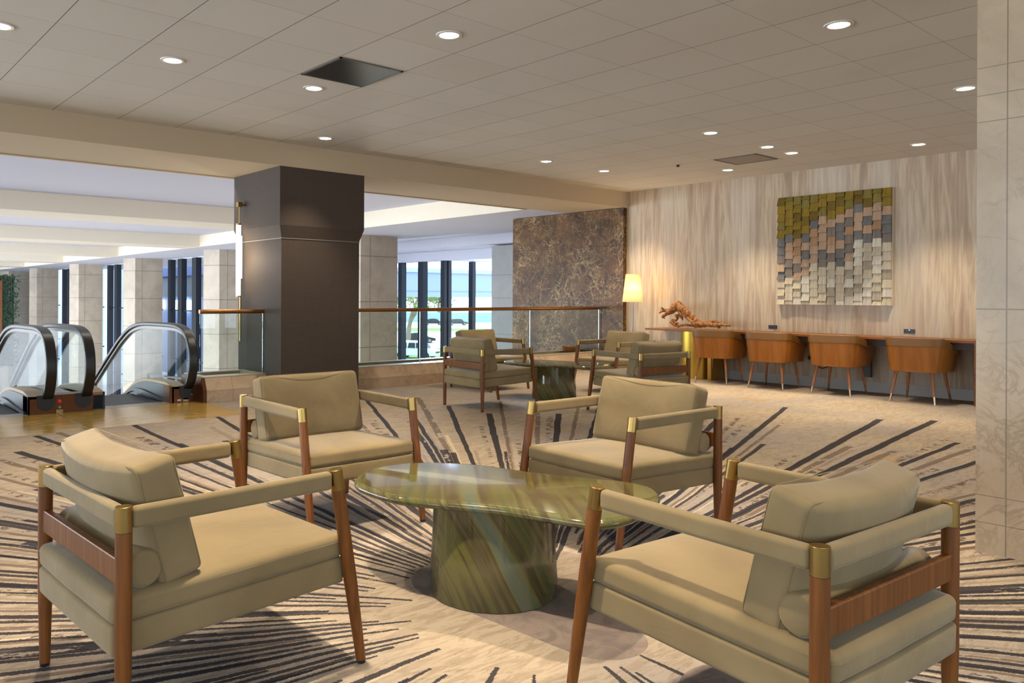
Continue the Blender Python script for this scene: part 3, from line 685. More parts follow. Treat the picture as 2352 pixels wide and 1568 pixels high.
for i, (x, y) in enumerate(((108, 172), (122, 170), (136, 166), (150, 150), (94, 176), (160, 140))):
    tree(['hazy far tree above the distant cars', 'hazy far tree behind the fence, second from the left', 'hazy far tree behind the fence at the window middle', 'hazy far tree near the right of the window', 'hazy far tree at the left end of the tree line', 'hazy far tree at the right end of the tree line'][i], x, y, 11, 1.0, 20 + i, 0, 2600)
fn = thing('fence', 'pale blue slatted fence behind the distant cars', 'fence', (128, 148, GZ), math.radians(-38))
MB().box(-40, 40, 0, .2, 0, 2.4).build('panel', plain('fence_blue', rgb(150, 180, 190), .8), fn)
for i in range(14): MB().box(-39 + i * 6, -38.7 + i * 6, -.1, .3, 0, 2.7).build('post', M_white, fn)
fc = thing('traffic_cone', 'small orange cone on the verge behind the white suv', 'cone', (58.2, 66.5, GZ + .06)); MB().lathe([(.25, .03), (.05, .7)], 16).build('cone_body', plain('orange_plastic', rgb(220, 110, 50), .5), fc); MB().box(-.3, .3, -.3, .3, 0, .03).build('base', M_black, fc)

# lobby plants, green wall, string curtain, art behind the windows
def leafy(name, label, loc, n, L, seed, spread=1.0, parts=True, kind_=None):
    rnd = random.Random(seed); t = thing(name, label, 'plant', loc)
    lf = MB()
    for i in range(n):
        a = rnd.uniform(0, 2 * PI); el = rnd.uniform(.15, 1.25); l = L * rnd.uniform(.6, 1.1); w = l * .07
        d = Vector((math.cos(a) * math.cos(el), math.sin(a) * math.cos(el), math.sin(el))); s = Vector((-math.sin(a), math.cos(a), 0))
        P = [Vector((0, 0, .3)) + d * l * u + Vector((0, 0, -1)) * (u * u) * l * .35 for u in (0, .3, .6, .85, 1)]
        ws = [w * .4, w, w * .9, w * .5, .004]
        vv = [];
        for p_, w_ in zip(P, ws): vv += [p_ - s * w_, p_ + s * w_]
        lf.add(vv, [(2 * j, 2 * j + 1, 2 * j + 3, 2 * j + 2) for j in range(4)])
    lf.build('leaves', M_leafd, t, fix=False)
    MB().lathe([(.22, 0), (.3, .35), (.27, .35), (.2, .3)], 20).build('pot', plain('stone_pot', rgb(170, 160, 150), .7), t)
    return t
leafy('potted_palm', 'potted palm in the lobby seen through the middle escalator glass', (9.3, 28.6, -5.2), 60, 1.9, 1)
leafy('potted_palm', 'low leafy palm below the right escalator handrail', (9.2, 22.6, -5.2), 55, 1.5, 2)
leafy('potted_palm', 'leafy palm standing left of the other lobby palms', (6.9, 26.2, -5.2), 60, 1.9, 3)
gw = thing('green_wall_panel', 'tall panel of hanging green plants at the far left', 'plant wall', (9.6, 55.0, -3.2))
MB().box(-1.2, 1.15, .1, .2, 0, 5.6).build('panel', plain('dark_backing', rgb(60, 58, 48), .8), gw)
rnd = random.Random(6); lf = MB()
for i in range(1500):
    c = Vector((rnd.uniform(-1.3, 1.3), rnd.uniform(-.35, .05), rnd.uniform(0, 5.7)))
    a = Vector((rnd.uniform(-1, 1), rnd.uniform(-.6, .2), rnd.uniform(-1, .4))).normalized() * rnd.uniform(.12, .3); b = a.cross(Vector((0, 1, .2))).normalized() * .05
    lf.add([c, c + a * .5 + b, c + a, c + a * .5 - b], [(0, 1, 2, 3)])
lf.build('leaves', M_leafd, gw, fix=False)
MB().box(.15, .4, -.42, -.36, 1.8, 5.3).build('plank', M_oak, gw)
sc_ = MB()
for i in range(46): sc_.box(8.6 + i * .085, 8.606 + i * .085, 50.0, 50.006, -3, 2.80)
tag(sc_.build('string_curtain', M_steel), 'curtain of thin hanging strings before the far lobby wall', 'curtain', kind='stuff')
sg = thing('exit_sign', 'small green lit exit sign low in the lobby behind the escalator', 'sign', (12.1, 30.2, -2.62))
MB().box(-.3, .3, -.03, .03, 0, .34).xf(Matrix.Rotation(-.4, 4, 'Z')).build('sign_face', emis('exit_green', (.02, .8, .35), 1.6), sg)
MB().tube([(0, 0, .34), (0, 0, .9)], .02, 8).build('hanger', M_steel, sg)
fg = thing('metal_screen', 'dark framed wavy metal screen by the lobby windows', 'screen', (11.6, 31.5, -5.2), math.radians(100))
for xx in (-1.3, 1.3): MB().box(xx - .04, xx + .04, -.04, .04, 0, 3.2).build('frame_post', M_black, fg)
MB().box(-1.3, 1.3, -.04, .04, 3.14, 3.22).build('frame_rail', M_black, fg)
wr = MB()
for i in range(16):
    z = .2 + i * .19
    wr.tube([(-1.3 + 2.6 * j / 12, .03 * math.sin(j + i), z + .05 * math.sin(j * 1.3 + i * 2)) for j in range(13)], .012, 5)
wr.build('wavy_wires', M_black, fg)
# tubular pendant beside the pillar
pd = thing('pendant_light', 'slim vertical tube pendant glowing beside the charcoal pillar', 'light', (4.36, 9.3, 0))
MB().box(-.03, .03, -.03, .03, 2.36, 2.42).build('mount', M_brass, pd)
MB().box(.0, .09, -.01, .01, 2.38, 2.40).build('bracket', M_brass, pd)
MB().tube([(0, 0, 2.15), (0, 0, 2.38)], .006, 8).build('rod', M_brass, pd)
MB().tube([(-.012, 0, 1.24), (-.012, 0, 2.13)], .030, 20).build('tube_shade', M_tube, pd, smooth=True)
MB().tube([(-.012, 0, 2.13), (-.012, 0, 2.15)], .032, 20).build('cap', M_brass, pd); MB().tube([(-.012, 0, 1.225), (-.012, 0, 1.24)], .032, 20).build('cap', M_brass, pd)
MB().tube([(.045, .06, 1.46), (.045, .06, 2.0)], .020, 16).build('small_tube_shade', M_tube, pd, smooth=True)
MB().tube([(.045, .06, .66), (.045, .06, 1.46)], .012, 12).build('lower_rod', M_brass, pd, smooth=True)
light('pendant_glow', 'POINT', (4.25, 9.15, 1.7), 14, WARM, shadow_soft_size=.15)

# ------------------------------------------------------------------ ceiling fittings
def downlight(n, x, y, label):
    t = thing('downlight', label, 'light', (x, y, CEIL), 0, 'round ceiling downlights')
    if n == 0:
        rg = MB(); pr = [(.066, -.004), (.069, -.007), (.088, -.006), (.092, 0), (.066, 0)]; n_ = 40
        for r_, z_ in pr:
            for k_ in range(n_): rg.v.append((r_ * math.cos(2 * PI * k_ / n_), r_ * math.sin(2 * PI * k_ / n_), z_))
        for j_ in range(5):
            for k_ in range(n_): rg.f.append((j_ * n_ + k_, j_ * n_ + (k_ + 1) % n_, ((j_ + 1) % 5) * n_ + (k_ + 1) % n_, ((j_ + 1) % 5) * n_ + k_)); rg.mi.append(0)
        rg.build('trim_ring', M_trimring, t, smooth=True)
        MB().lathe([(.066, -.004), (.066, -.001)], 28).build('lens', M_down, t)
    return t
DL = [(3.49, 4.155, 60, 'large downlight at the top middle, just right of the near black vent'), (2.25, 5.98, 30, 'downlight left of the near vent, leftmost of the full discs'), (3.49, 5.98, 30, 'downlight just below the near black vent'), (4.70, 7.79, 30, 'downlight closest to the beam above the charcoal pillar'),
      (5.32, 2.33, 40, 'downlight at upper right near the dark ceiling joint'), (7.75, 2.33, 40, 'downlight beside the marble column at the right'), (7.75, 4.76, 36, 'lone downlight left of the far vent group'), (8.98, 4.76, 36, 'upper one of the two downlights above the far vent'), (9.58, 4.76, 30, 'second of the two downlights right of the far vent'),
      (10.16, 3.53, 46, 'downlight near the wallpaper above the right end of the artwork'), (10.18, 5.98, 46, 'downlight close to the wallpaper below the far vent'), (7.73, 7.18, 34, 'leftmost of the two far downlights near the beam'), (8.94, 7.18, 34, 'rightmost of the two far downlights near the beam'), (1.07, 5.97, 30, 'downlight cut off by the left edge of the photo')]
HID = [(3.49, 2.33, 80), (1.07, 4.155, 44), (1.07, 2.33, 90), (5.32, 4.76, 0), (2.28, .5, 30), (-1.36, 2.33, 30), (-1.36, 5.97, 30), (6.5, 7.7, 8), (10.3, 8.0, 40), (8.9, .9, 36), (-3.8, 3, 40), (6.8, -3, 10)]
d0 = None
for i, (x, y, e, lb) in enumerate(DL):
    if d0 is None: d0 = downlight(0, x, y, lb)
    else: dup(d0, (x, y, CEIL), 0, lb, 'round ceiling downlights')
LSC = 1.05
for x, y, e, *_ in DL + HID:
    if e: light('downlight_beam', 'SPOT', (x, y, CEIL - .02), e * 5.2 * LSC, WARM, (0, 0, 0), spot_size=math.radians(84), spot_blend=.7, shadow_soft_size=.045)
def vent(label, x0, x1, y0, y1, mat):
    t = thing('ceiling_vent', label, 'vent', ((x0 + x1) / 2, (y0 + y1) / 2, CEIL)); a, b = (x1 - x0) / 2, (y1 - y0) / 2
    m = MB(); w = .018
    m.box(-a, a, -b, -b + w, -.008, 0).box(-a, a, b - w, b, -.008, 0).box(-a, -a + w, -b, b, -.008, 0).box(a - w, a, -b, b, -.008, 0); m.build('frame', plain('vent_frame', rgb(90, 86, 78), .5), t)
    MB().box(-a + w, a - w, -b + w, b - w, -.005, -.001).build('perforated_plate', mat, t)
def perf(name, c):
    t = NT(name); p = t.obj(); v = t.new('ShaderNodeTexVoronoi', 0, None, Vector=p, Scale=90.0)
    return t.fin(t.mix(t.ss(v, .2, .45), tuple(x * .5 for x in c), c), .3, .7 if 'dark' in name else .0)
vent('near dark perforated ceiling vent with a blue sheen', 3.185, 3.775, 5.065, 5.665, perf('dark_perforated', rgb(70, 70, 72)))
vent('far brown perforated ceiling vent near the wallpaper wall', 9.29, 9.85, 5.075, 5.66, perf('brown_perforated', rgb(120, 104, 80)))
for x, y in ((9.29, 6.2),): 
    tag(MB().lathe([(.0, -.03), (.02, -.028), (.02, 0)], 12, (x, y)).build('sprinkler', M_black), 'tiny dark sprinkler head near the far ceiling corner', 'sprinkler').location.z = CEIL

# ------------------------------------------------------------------ armchairs
def make_chair():
    t = thing('armchair', '', 'chair')
    W2, XB, XF, XFOOT, ZT = .345, -.345, .345, .455, .67
    for sy in (-1, 1):
        lg = MB().tube([(XB, sy * W2, .0), (XB, sy * W2, .012)], [.015, .0165], 20, 1).tube([(XB, sy * W2, .012), (XB, sy * W2, .25), (XB, sy * W2, .60)], [.0165, .0225, .0225], 20)
        lg.build('leg', [M_leg, M_black], t, smooth=True)
        MB().tube([(XB, sy * W2, .60), (XB, sy * W2, .67)], .0228, 24).build('brass_cap', M_brass, t, smooth=True, bevel=.0015)
        f = lambda z: (XF + (XFOOT - XF) * (1 - z / ZT) ** 1.0, sy * W2, z)
        MB().tube([f(0), f(.012)], [.015, .0165], 20, 1).tube([f(.012), f(.3), f(.60)], [.0165, .0225, .0225], 20).build('leg', [M_leg, M_black], t, smooth=True)
        MB().tube([f(.60), f(.67)], .0228, 24).build('brass_cap', M_brass, t, smooth=True, bevel=.0015)
        r = rbox(.69 - .038, .034, .06, .014, 3, 6); r.xf(Matrix.Translation((.0, sy * W2, .636))).build('arm_rail', M_velvet, t, smooth=True, auto=80)
    rbox(.034, .69 - .038, .06, .014, 3, 6).xf(Matrix.Translation((XB, 0, .636))).build('back_rail', M_velvet, t, smooth=True, auto=80)
    MB().box(XB - .012, XB + .012, -W2 + .015, W2 - .015, .452, .525).build('stretcher', M_leg, t, bevel=.004)
    tilt = Matrix.Rotation(-.033, 4, 'Y')
    rbox(.765, .655, .088, .012, 3, 8, (.004, 0, .0)).xf(Matrix.Translation((.012, 0, .311)) @ tilt).build('seat_base', M_velvet, t, smooth=True, auto=80)
    cu = rbox(.768, .658, .076, .022, 4, 10, (.004, .002, .010), .0008, 3).xf(Matrix.Translation((.012, 0, .392)) @ tilt).build('seat_cushion', M_velvet, t, smooth=True, auto=80)
    def piping(mb_, hx, hy, z, M, r=.022, rad=.0014):
        P = []
        for cx_, cy_, a0 in ((hx - r, hy - r, 0), (-hx + r, hy - r, 90), (-hx + r, -hy + r, 180), (hx - r, -hy + r, 270)):
            for k in range(5):
                a = math.radians(a0 + 22.5 * k); P.append((cx_ + r * math.cos(a), cy_ + r * math.sin(a), z))
        P.append(P[0]); mb_.tube([M @ Vector(q) for q in P], rad, 6, 0, False)
    pm_ = MB(); piping(pm_, .3845, .3295, .0165, Matrix.Translation((.012, 0, .392)) @ tilt); pm_.build('piping', M_velvet, cu, smooth=True)
    Mc = Matrix.Translation((-.228, 0, .592)) @ Matrix.Rotation(math.radians(-15), 4, 'Y')
    bc_ = rbox(.128, .63, .36, .022, 4, 10, (.016, .006, .006), .0018, 5)
    bc_.v = [(q[0] + .035 * (q[1] / .315) ** 2 - .010, q[1], q[2]) for q in bc_.v]
    bc = bc_.xf(Mc).build('back_cushion', M_velvet, t, smooth=True, auto=80)
    bp = MB()
    for sx in (-.058, .058):
        P = []
        for cy_, cz_, a0 in ((.315 - .028, .18 - .028, 0), (-.315 + .028, .18 - .028, 90), (-.315 + .028, -.18 + .028, 180), (.315 - .028, -.18 + .028, 270)):
            for k in range(5):
                a = math.radians(a0 + 22.5 * k); P.append((sx * .93, cy_ + .029 * math.cos(a), cz_ + .029 * math.sin(a)))
        P.append(P[0]); bp.tube([Mc @ Vector((q[0] + .035 * (q[1] / .315) ** 2 - .010, q[1], q[2])) for q in P], .0014, 6, 0, False)
    bp.build('piping', M_velvet, bc, smooth=True)
    bo = MB(); R = .053
    pr_ = [(-.315, R * .80), (-.312, R * .92), (-.305, R), (.305, R), (.312, R * .92), (.315, R * .80)]
    bo.tube([(-.272, y_, .476) for y_, _ in pr_], [r_ for _, r_ in pr_], 28)
    bo.build('bolster', M_velvet, t, smooth=True, auto=60)
    return t
ch = make_chair()
CH = [((1.02, 2.546), 3.0, 'beige velvet armchair at the lower left, seen from behind', 0),
      ((2.345, 3.86), -91, 'beige velvet armchair left of the onyx table, facing the camera before the charcoal pillar', 0),
      ((3.44, 2.625), 177.5, 'beige velvet armchair behind the right end of the near table, facing left', 0),
      ((2.195, 1.157), 86, 'velvet armchair at the lower right corner, its back to the camera', 0),
      ((6.09, 6.55), -4.0, 'far armchair at the left of the far table, turned away toward the right', 1),
      ((7.32, 7.88), -90, 'far armchair against the railing, mostly hidden behind the armchair left of the far table', 1),
      ((8.44, 6.57), 177, 'far armchair at the right of the far table, facing left in front of the lamp', 1),
      ((7.03, 5.14), 81, 'far armchair on the near side of the far table, seen from behind', 1)]
for i, (c, a, lb, g) in enumerate(CH):
    gr = ('armchairs around the near table', 'armchairs around the far table')[g]
    if i == 0: ch.location = (*c, 0); ch.rotation_euler = (0, 0, math.radians(a)); ch['label'] = lb; ch['group'] = gr
    else:
        d_ = dup(ch, (*c, 0), math.radians(a), lb, gr)
        if i == 3:
            for q_ in d_.children:
                if q_.name.startswith('back_cushion'): q_.matrix_basis = Matrix.Translation((-.228, .018, .582)) @ Matrix.Diagonal((.92, .91, 1, 1)) @ Matrix.Translation((.228, 0, -.592))

# ------------------------------------------------------------------ onyx tables
OUT = [(-.385, .487), (-.319, .56), (-.203, .626), (-.066, .645), (.052, .604), (.17, .502), (.263, .364), (.305, .241), (.345, .12), (.40, -.024), (.465, -.152), (.530, -.276), (.545, -.366), (.525, -.43), (.470, -.50), (.38, -.56), (.25, -.61), (.127, -.635), (.037, -.64), (-.041, -.615), (-.09, -.55), (-.128, -.436), (-.165, -.33), (-.205, -.23), (-.28, -.11), (-.35, .0), (-.405, .10), (-.43, .213), (-.43, .346), (-.415, .43)]
def make_table():
    t = thing('coffee_table', '', 'table')
    P = OUT + [OUT[0]]; P = smooth_path(OUT + OUT[:1], 3)[:-1]; n = len(P)
    cx_ = sum(p[0] for p in P) / n; cy_ = sum(p[1] for p in P) / n
    mb = MB(); prof = [(-.022, .0), (-.008, .003), (0, .013), (.0, .022), (-.006, .032), (-.016, .037), (-.03, .038)]
    cl_ = P + [P[0]]
    def off(p, i, d):
        a = P[i - 1]; b = P[(i + 1) % n]; dx, dy = b[0] - a[0], b[1] - a[1]; l = math.hypot(dx, dy); nx, ny = dy / l, -dx / l
        if (p[0] - cx_) * nx + (p[1] - cy_) * ny < 0 : nx, ny = -nx, -ny
        return (p[0] + nx * d, p[1] + ny * d)
    for d, z in prof:
        for i, p in enumerate(P):
            q = off(p, i, d); mb.v.append((q[0], q[1], .394 + z))
    m = len(prof)
    for j in range(m - 1):
        for i in range(n): mb.f.append((j * n + i, j * n + (i + 1) % n, (j + 1) * n + (i + 1) % n, (j + 1) * n + i)); mb.mi.append(0)
    mb.f.append(tuple(reversed(range(n)))); mb.f.append(tuple((m - 1) * n + i for i in range(n))); mb.mi += [0, 0]
    mb.build('table_top', M_onyx, t, smooth=True, auto=50)
    MB().lathe([(.268, 0), (.272, .004), (.262, .2), (.255, .394)], 72).build('table_base', M_onyx, t, smooth=True, auto=50)
    return t
tb = make_table(); tb.location = (2.30, 2.43, 0); tb['label'] = 'near kidney-shaped green onyx table in the middle of four armchairs'; tb['group'] = 'green onyx coffee tables'
dup(tb, (7.22, 6.56, 0), 0, 'far green onyx table between the far armchairs, by the railing', 'green onyx coffee tables')

# ------------------------------------------------------------------ desk and tub chairs
DX0, DY0, DY1 = 10.50, 2.985, 7.60
dk = thing('wall_desk', 'long reddish wooden desk along the wallpaper wall', 'desk', (0, 0, 0))
MB().box(DX0, XW - .002, DY0, DY1, .722, .752).build('desk_top', M_desk, dk, bevel=.003)
MB().box(DX0 + .06, XW - .04, DY0 + .09, 6.4, .64, .722).build('drawer_box', plain('dark_apron', rgb(52, 30, 18), .5), dk)
MB().box(DX0, XW - .002, DY0, DY0 + .075, 0, .722).build('end_panel', M_desk, dk, bevel=.003)
gl_ = MB(); 
n = 40; oc = [(10.78 + .20 * math.cos(2 * PI * k / n), 6.86 + .235 * math.sin(2 * PI * k / n)) for k in range(n)]
gl_.prism(oc, 0, .722, 'z'); gl_.build('drum_leg', plain('satin_gold', rgb(196, 158, 62), .35, .85, .15, 3), dk, smooth=True)
MB().box(10.62, 10.96, 6.50, 6.56, 0, .64).build('inner_leg', plain('satin_gold_flat', rgb(190, 146, 62), .4, .7, .15, 3), dk)
for (y, z, led) in ((5.745, .817, 0), (3.925, .821, 1)):
    o = thing('power_outlet', 'black outlet panel above the desk, %s' % ('near the right end, showing a blue light' if led else 'left one, without a lit dot'), 'outlet', (XW, y, z))
    MB().box(-.008, 0, -.066, .066, -.026, .026).build('plate', M_outlet, o, bevel=.002)
    MB().box(-.0095, -.008, -.04, -.012, -.012, .012).box(-.0095, -.008, .012, .04, -.012, .012).build('socket', plain('socket_grey', (.03, .03, .035), .4), o)
    if led: MB().box(-.010, -.008, -.005, .005, .010, .018).build('indicator', emis('blue_led', (.25, .3, 1.0), 10), o)
cb = thing('cable', 'black cord and plug hanging under the desk behind the tub chairs', 'cord', (10.99, 5.0, 0))
MB().tube([(0, .16, .40), (-.02, .1, .30), (-.03, .0, .27), (-.03, -.08, .3), (-.02, -.12, .38)], .007, 8).build('cable', M_black, cb, smooth=True); MB().box(-.03, .02, .13, .2, .38, .43).build('plug', M_black, cb)
cm = tag(MB().box(10.93, 10.98, 4.36, 4.46, .20, .64).build('cable_duct', M_black), 'black vertical cable duct beneath the desk behind third tub chair', 'duct')
def make_tub():
    t = thing('tub_chair', '', 'chair')
    HW, D0, D1 = .305, -.30, .30      # back at -x, opening toward +x
    # plan curve of the shell, from right front round the back to left front
    def plan(k, s):
        """k 0..1 along the U; s scales outward"""
        r = .13
        pts = [(D1, -HW), (D0 + r, -HW)]
        for i in range(7): a = -PI / 2 - i * PI / 12; pts.append((D0 + r + r * math.cos(a), -HW + r + r * math.sin(a)))
        q = [(p[0], -p[1]) for p in reversed(pts)]
        return pts + [(D0, -.08), (D0, .08)] + q
    P = plan(0, 0); out = []
    for a, b in zip(P[:-1], P[1:]):
        m_ = max(1, int(math.hypot(b[0] - a[0], b[1] - a[1]) / .05))
        for j in range(m_): out.append((a[0] + (b[0] - a[0]) * j / m_, a[1] + (b[1] - a[1]) * j / m_))
    out.append(P[-1]); P = out; n = len(P)
    def topz(x): # rim drops toward the front
        u = max(0, min(1, (x - (D0 + .10)) / (D1 - D0 - .10))); return .775 - .16 * (u ** 1.1)
    def midz(x):
        u = max(0, min(1, (x - (D0 + .10)) / (D1 - D0 - .10))); return .675 - .11 * (u ** 1.1)
    def wall(name, zb, zt, off0, off1, mat, th=.03):
        mb = MB()
        for p in P:
            l = math.hypot(p[0] * .6, p[1]) or 1; nx, ny = (p[0] * .6) / l, p[1] / l
            if p[0] > .1: nx, ny = 0, (1 if p[1] > 0 else -1)
            z0, z1 = zb(p[0]), zt(p[0])
            for (o_, z) in ((off0, z0), (off1, z1), (off1 - th, z1), (off0 - th, z0)):
                mb.v.append((p[0] + nx * o_, p[1] + ny * o_, z))
        for i in range(n - 1):
            for k in range(4): mb.f.append((4 * i + k, 4 * i + (k + 1) % 4, 4 * i + 4 + (k + 1) % 4, 4 * i + 4 + k)); mb.mi.append(0)
        mb.f.append((0, 1, 2, 3)); mb.f.append(tuple(4 * (n - 1) + k for k in (3, 2, 1, 0))); mb.mi += [0, 0]
        return mb.build(name, mat, t, smooth=True, auto=50, bevel=.006)
    wall('outer_shell', lambda x: .37, midz, -.035, .0, M_shell, .03)
    wall('rim_band', lambda x: midz(x) - .004, topz, .008, .014, M_band, .05)
    inner = [(p[0] * .93 + .01, p[1] * .88) for p in P]
    MB().prism(inner, .37, .40, 'z').build('seat_frame', M_shell, t)
    rbox(.52, .50, .10, .04, 3, 5, (0, 0, .01)).xf(Matrix.Translation((.03, 0, .45))).build('seat_cushion', M_band, t, smooth=True, auto=80)
    for sx in (-1, 1):
        for sy in (-1, 1):
            a = Vector((sx * .20, sy * .19, .372)); b = Vector((sx * .262, sy * .243, 0)); m_ = a.lerp(b, .74)
            lg = MB().tube([a, m_], [.019, .0135], 16).build('leg', M_oak, t, smooth=True)
            MB().tube([m_, b], [.0137, .011], 16).build('brass_tip', M_tip, lg, smooth=True)
    return t
tc = make_tub()
for i, (c, a, lb) in enumerate((((10.475, 3.61), 0, 'brown tub chair nearest the marble column, rightmost at the desk'), ((10.45, 4.555), 1.5, 'brown tub chair second from the right at the desk'), ((10.43, 5.42), 2.5, 'brown tub chair second from the left at the desk'), ((10.44, 6.26), 5, 'brown tub chair at the left of the desk, before the gold drum'))):
    if i == 0: tc.location = (*c, 0); tc.rotation_euler = (0, 0, math.radians(a)); tc['label'] = lb; tc['group'] = 'tub chairs at the wall desk'
    else: dup(tc, (*c, 0), math.radians(a), lb, 'tub chairs at the wall desk')

# ------------------------------------------------------------------ wall art of wooden blocks
art = thing('wall_art', 'square wall relief of woven wooden blocks, olive above and cream below', 'artwork', (XW, 4.885, 1.915))
Aw, Ah = 1.535, 1.535
MB().box(-.045, 0, -Aw / 2, Aw / 2, -Ah / 2, Ah / 2).build('backing_frame', plain('pale_pine', rgb(214, 196, 164), .6), art)
def blockwood(name, c): return wood(name, c, tuple(x * .72 for x in c), .75, 2, .8, 0)
BM = [blockwood('olive_block', rgb(136, 112, 34)), blockwood('olive_green_block', rgb(124, 110, 50)), blockwood('grey_block', rgb(124, 114, 104)), blockwood('blue_grey_block', rgb(112, 110, 106)), blockwood('pink_tan_block', rgb(176, 148, 120)), blockwood('tan_block', rgb(168, 132, 98)), blockwood('cream_block', rgb(206, 192, 164)), blockwood('pale_block', rgb(194, 180, 154)), blockwood('weathered_block', rgb(168, 156, 134))]
rnd = random.Random(12); ab = MB(); NC = 13; cw = Aw / NC
BM += [blockwood('dark_olive_block', rgb(112, 92, 30)), blockwood('ivory_block', rgb(218, 208, 186))]
OL = [5.0, 4.6, 5.0, 4.4, 3.2, 2.7, 3.1, 2.6, 2.2, 1.8, 2.0, 1.6, 1.9]       # rows of olive per column, left to right
CR = [9.9, 9.9, 9.9, 9.9, 8.4, 8.2, 8.4, 8.2, 8.4, 6.0, 6.2, 6.0, 6.2]       # where the cream zone starts
for c in range(NC):
    y1 = Aw / 2 - c * cw; y0 = y1 - cw      # +y is the left end as one faces the wall
    z = Ah / 2; first = True; row = 0.0
    while z > -Ah / 2 + .004:
        h = .118 + rnd.uniform(-.005, .005)
        if first and c % 2: h *= .55
        first = False
        zb = max(-Ah / 2, z - h)
        if zb + Ah / 2 < .03: zb = -Ah / 2
        mid = (Ah / 2 - (z + zb) / 2) / .118
        if mid < OL[c]: mi = rnd.choice((0, 0, 9, 1))
        elif mid < CR[c]: mi = rnd.choice((2, 2, 3, 3, 4, 5, 2, 4))
        else: mi = rnd.choice((6, 10, 6, 7, 7, 8, 10))
        if c >= 9 and OL[c] <= mid < CR[c] - 1.6: mi = rnd.choice((4, 5, 4, 8, 3))
        up = rnd.random() < .5; t0, t1 = (.010, .042) if up else (.022, .030)
        t0 += rnd.uniform(-.004, .006); t1 += rnd.uniform(-.004, .006)
        ya, yb = y0 + .001, y1 - .001; tp = rnd.uniform(.003, .013)
        v = [(-.045, ya, zb), (-.045, yb, zb), (-.045, yb, z), (-.045, ya, z), (-.045 - t1, ya, zb + .001), (-.045 - t1, yb, zb + .001), (-.045 - t0, yb - tp, z - .001), (-.045 - t0, ya + tp, z - .001)]
        ab.add(v, [(0, 1, 2, 3), (7, 6, 5, 4), (0, 4, 5, 1), (3, 2, 6, 7), (0, 3, 7, 4), (1, 5, 6, 2)], mi)
        z = zb
ab.build('block_relief', BM, art)

# ------------------------------------------------------------------ floor lamp
lp = thing('floor_lamp', 'lit floor lamp with a tall tapered cream shade in the far corner', 'lamp', (10.62, 7.93, 0))
MB().lathe([(.14, 0), (.14, .015), (.02, .03)], 32).build('base', M_steel, lp, smooth=True)
MB().tube([(0, 0, .02), (0, 0, 1.3)], .010, 14).build('pole', M_steel, lp, smooth=True)
sh = MB(); n = 48
for r, z in ((.168, 1.165), (.115, 1.62), (.112, 1.62), (.165, 1.165)):
    for k in range(n): sh.v.append((r * math.cos(2 * PI * k / n), r * math.sin(2 * PI * k / n), z))
for j in range(4):
    for k in range(n): sh.f.append((j * n + k, j * n + (k + 1) % n, ((j + 1) % 4) * n + (k + 1) % n, ((j + 1) % 4) * n + k)); sh.mi.append(0)
sh.build('lamp_shade', M_shade, lp, smooth=True)
bb = MB().ico((0, 0, 1.38), .05, 2, 0, (1, 1, 1.6)).build('bulb', emis('bulb_glow', (1, .8, .5), 60), lp, smooth=True)
MB().tube([(0, 0, 1.28), (0, 0, 1.32)], .018, 12).build('socket', M_brass, lp)
light('lamp_glow', 'POINT', (10.56, 7.86, 1.40), 30, (1.0, .70, .38), shadow_soft_size=.18)

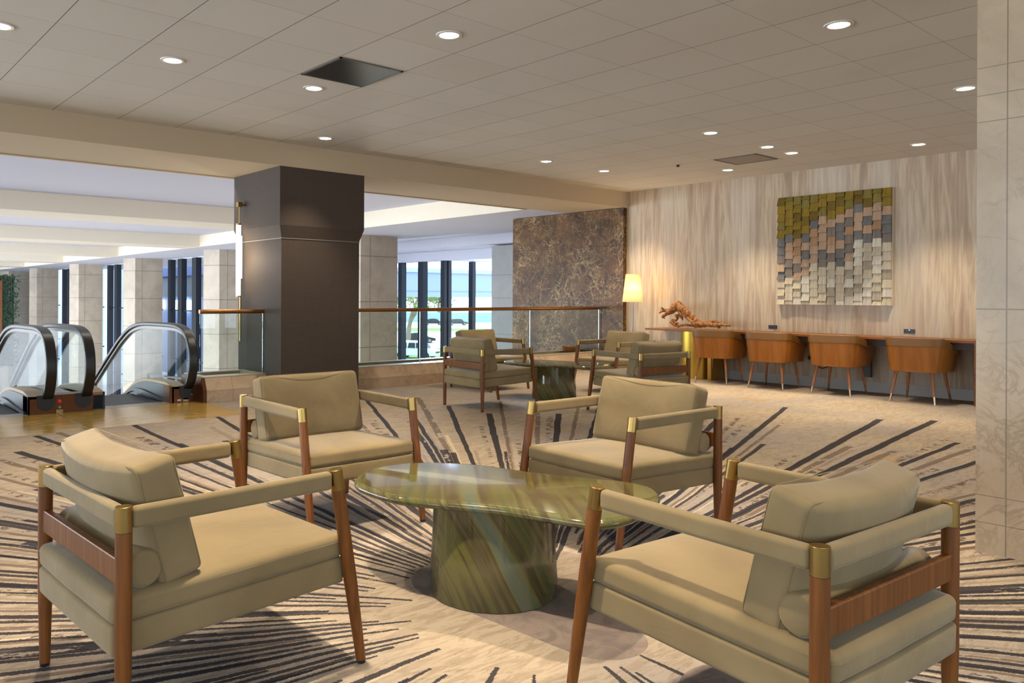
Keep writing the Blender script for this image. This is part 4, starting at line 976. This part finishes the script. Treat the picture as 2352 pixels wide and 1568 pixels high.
# ------------------------------------------------------------------ driftwood on the desk, bowl on the curb
dw = thing('driftwood_sculpture', 'twisted brown driftwood root lying on the left of the desk', 'sculpture', (10.72, 6.80, .752))
def dp(u, v, dx=0): return (dx, (1600 - u) * .0076, (755 - v) * .0066)
def limb(pts, rad, seed=0):
    rr = random.Random(seed); P = []
    for a, b in zip(pts[:-1], pts[1:]):
        for k in range(4):
            P.append(tuple(a[i] + (b[i] - a[i]) * k / 4 + rr.uniform(-.004, .004) for i in range(3)))
    P.append(pts[-1]); N = len(P)
    R = []
    for i in range(N):
        u = i / (N - 1) * (len(rad) - 1); j = min(int(u), len(rad) - 2); R.append((rad[j] + (rad[j + 1] - rad[j]) * (u - j)) * rr.uniform(.85, 1.15))
    return P, R
L1 = [([dp(1535, 716), dp(1545, 706, .02), dp(1556, 700), dp(1568, 709, -.02), dp(1580, 722), dp(1593, 732, .02), dp(1600, 741), dp(1613, 743), dp(1625, 742, -.01), dp(1640, 744), dp(1655, 742), dp(1673, 744)], [.05, .075, .075, .055, .05, .045, .055, .05, .04, .03, .022, .012]),
      ([dp(1556, 704), dp(1563, 717, -.03), dp(1575, 725, -.03), dp(1588, 736, -.03), dp(1598, 745, -.02)], [.035, .028, .025, .022, .03]),
      ([dp(1535, 716), dp(1527, 720), dp(1522, 726, -.02), dp(1517, 729), dp(1524, 732)], [.04, .03, .022, .015, .008]),
      ([dp(1535, 716), dp(1524, 713, .02), dp(1514, 713), dp(1512, 709)], [.04, .028, .018, .006]),
      ([dp(1522, 713), dp(1519, 707, -.02), dp(1513, 705)], [.022, .014, .005]),
      ([dp(1520, 714), dp(1513, 717, -.03), dp(1511, 720)], [.02, .012, .005]),
      ([dp(1543, 712), dp(1541, 704, .02), dp(1538, 701)], [.03, .015, .006]),
      ([dp(1552, 722), dp(1553, 731, .02), dp(1549, 738), dp(1541, 736, .02), dp(1538, 741)], [.03, .018, .02, .026, .02]),
      ([dp(1538, 738), dp(1546, 745), dp(1556, 749), dp(1568, 746), dp(1580, 746, .01), dp(1596, 748), dp(1610, 745)], [.028, .03, .024, .02, .018, .026, .03]),
      ([dp(1545, 740), dp(1553, 741, -.03), dp(1558, 742)], [.018, .014, .007]),
      ([dp(1610, 742), dp(1607, 749), dp(1608, 752)], [.035, .02, .008]),
      ([dp(1554, 722), dp(1563, 729, .02), dp(1567, 735)], [.022, .022, .006]),
      ([dp(1640, 742), dp(1648, 749), dp(1652, 747)], [.03, .015, .008]),
      ([dp(1625, 740), dp(1636, 734, .02), dp(1648, 740, .01), dp(1660, 740)], [.03, .02, .02, .01])]
dm = MB()
for i, (a, b) in enumerate(L1):
    P, R = limb(a, b, i); dm.tube(P, R, 12)
dm.build('root_wood', M_drift, dw, smooth=True, auto=180)
bw = thing('wooden_bowl', 'orange brown bowl on the planter curb behind the far right armchair', 'bowl', (10.45, 9.12, .26))
MB().lathe([(.06, 0), (.10, .03), (.155, .12), (.145, .12), (.09, .04), (.0, .03)], 32).build('bowl_body', wood('bowl_wood', rgb(170, 98, 40), rgb(120, 62, 24), .4), bw, smooth=True)
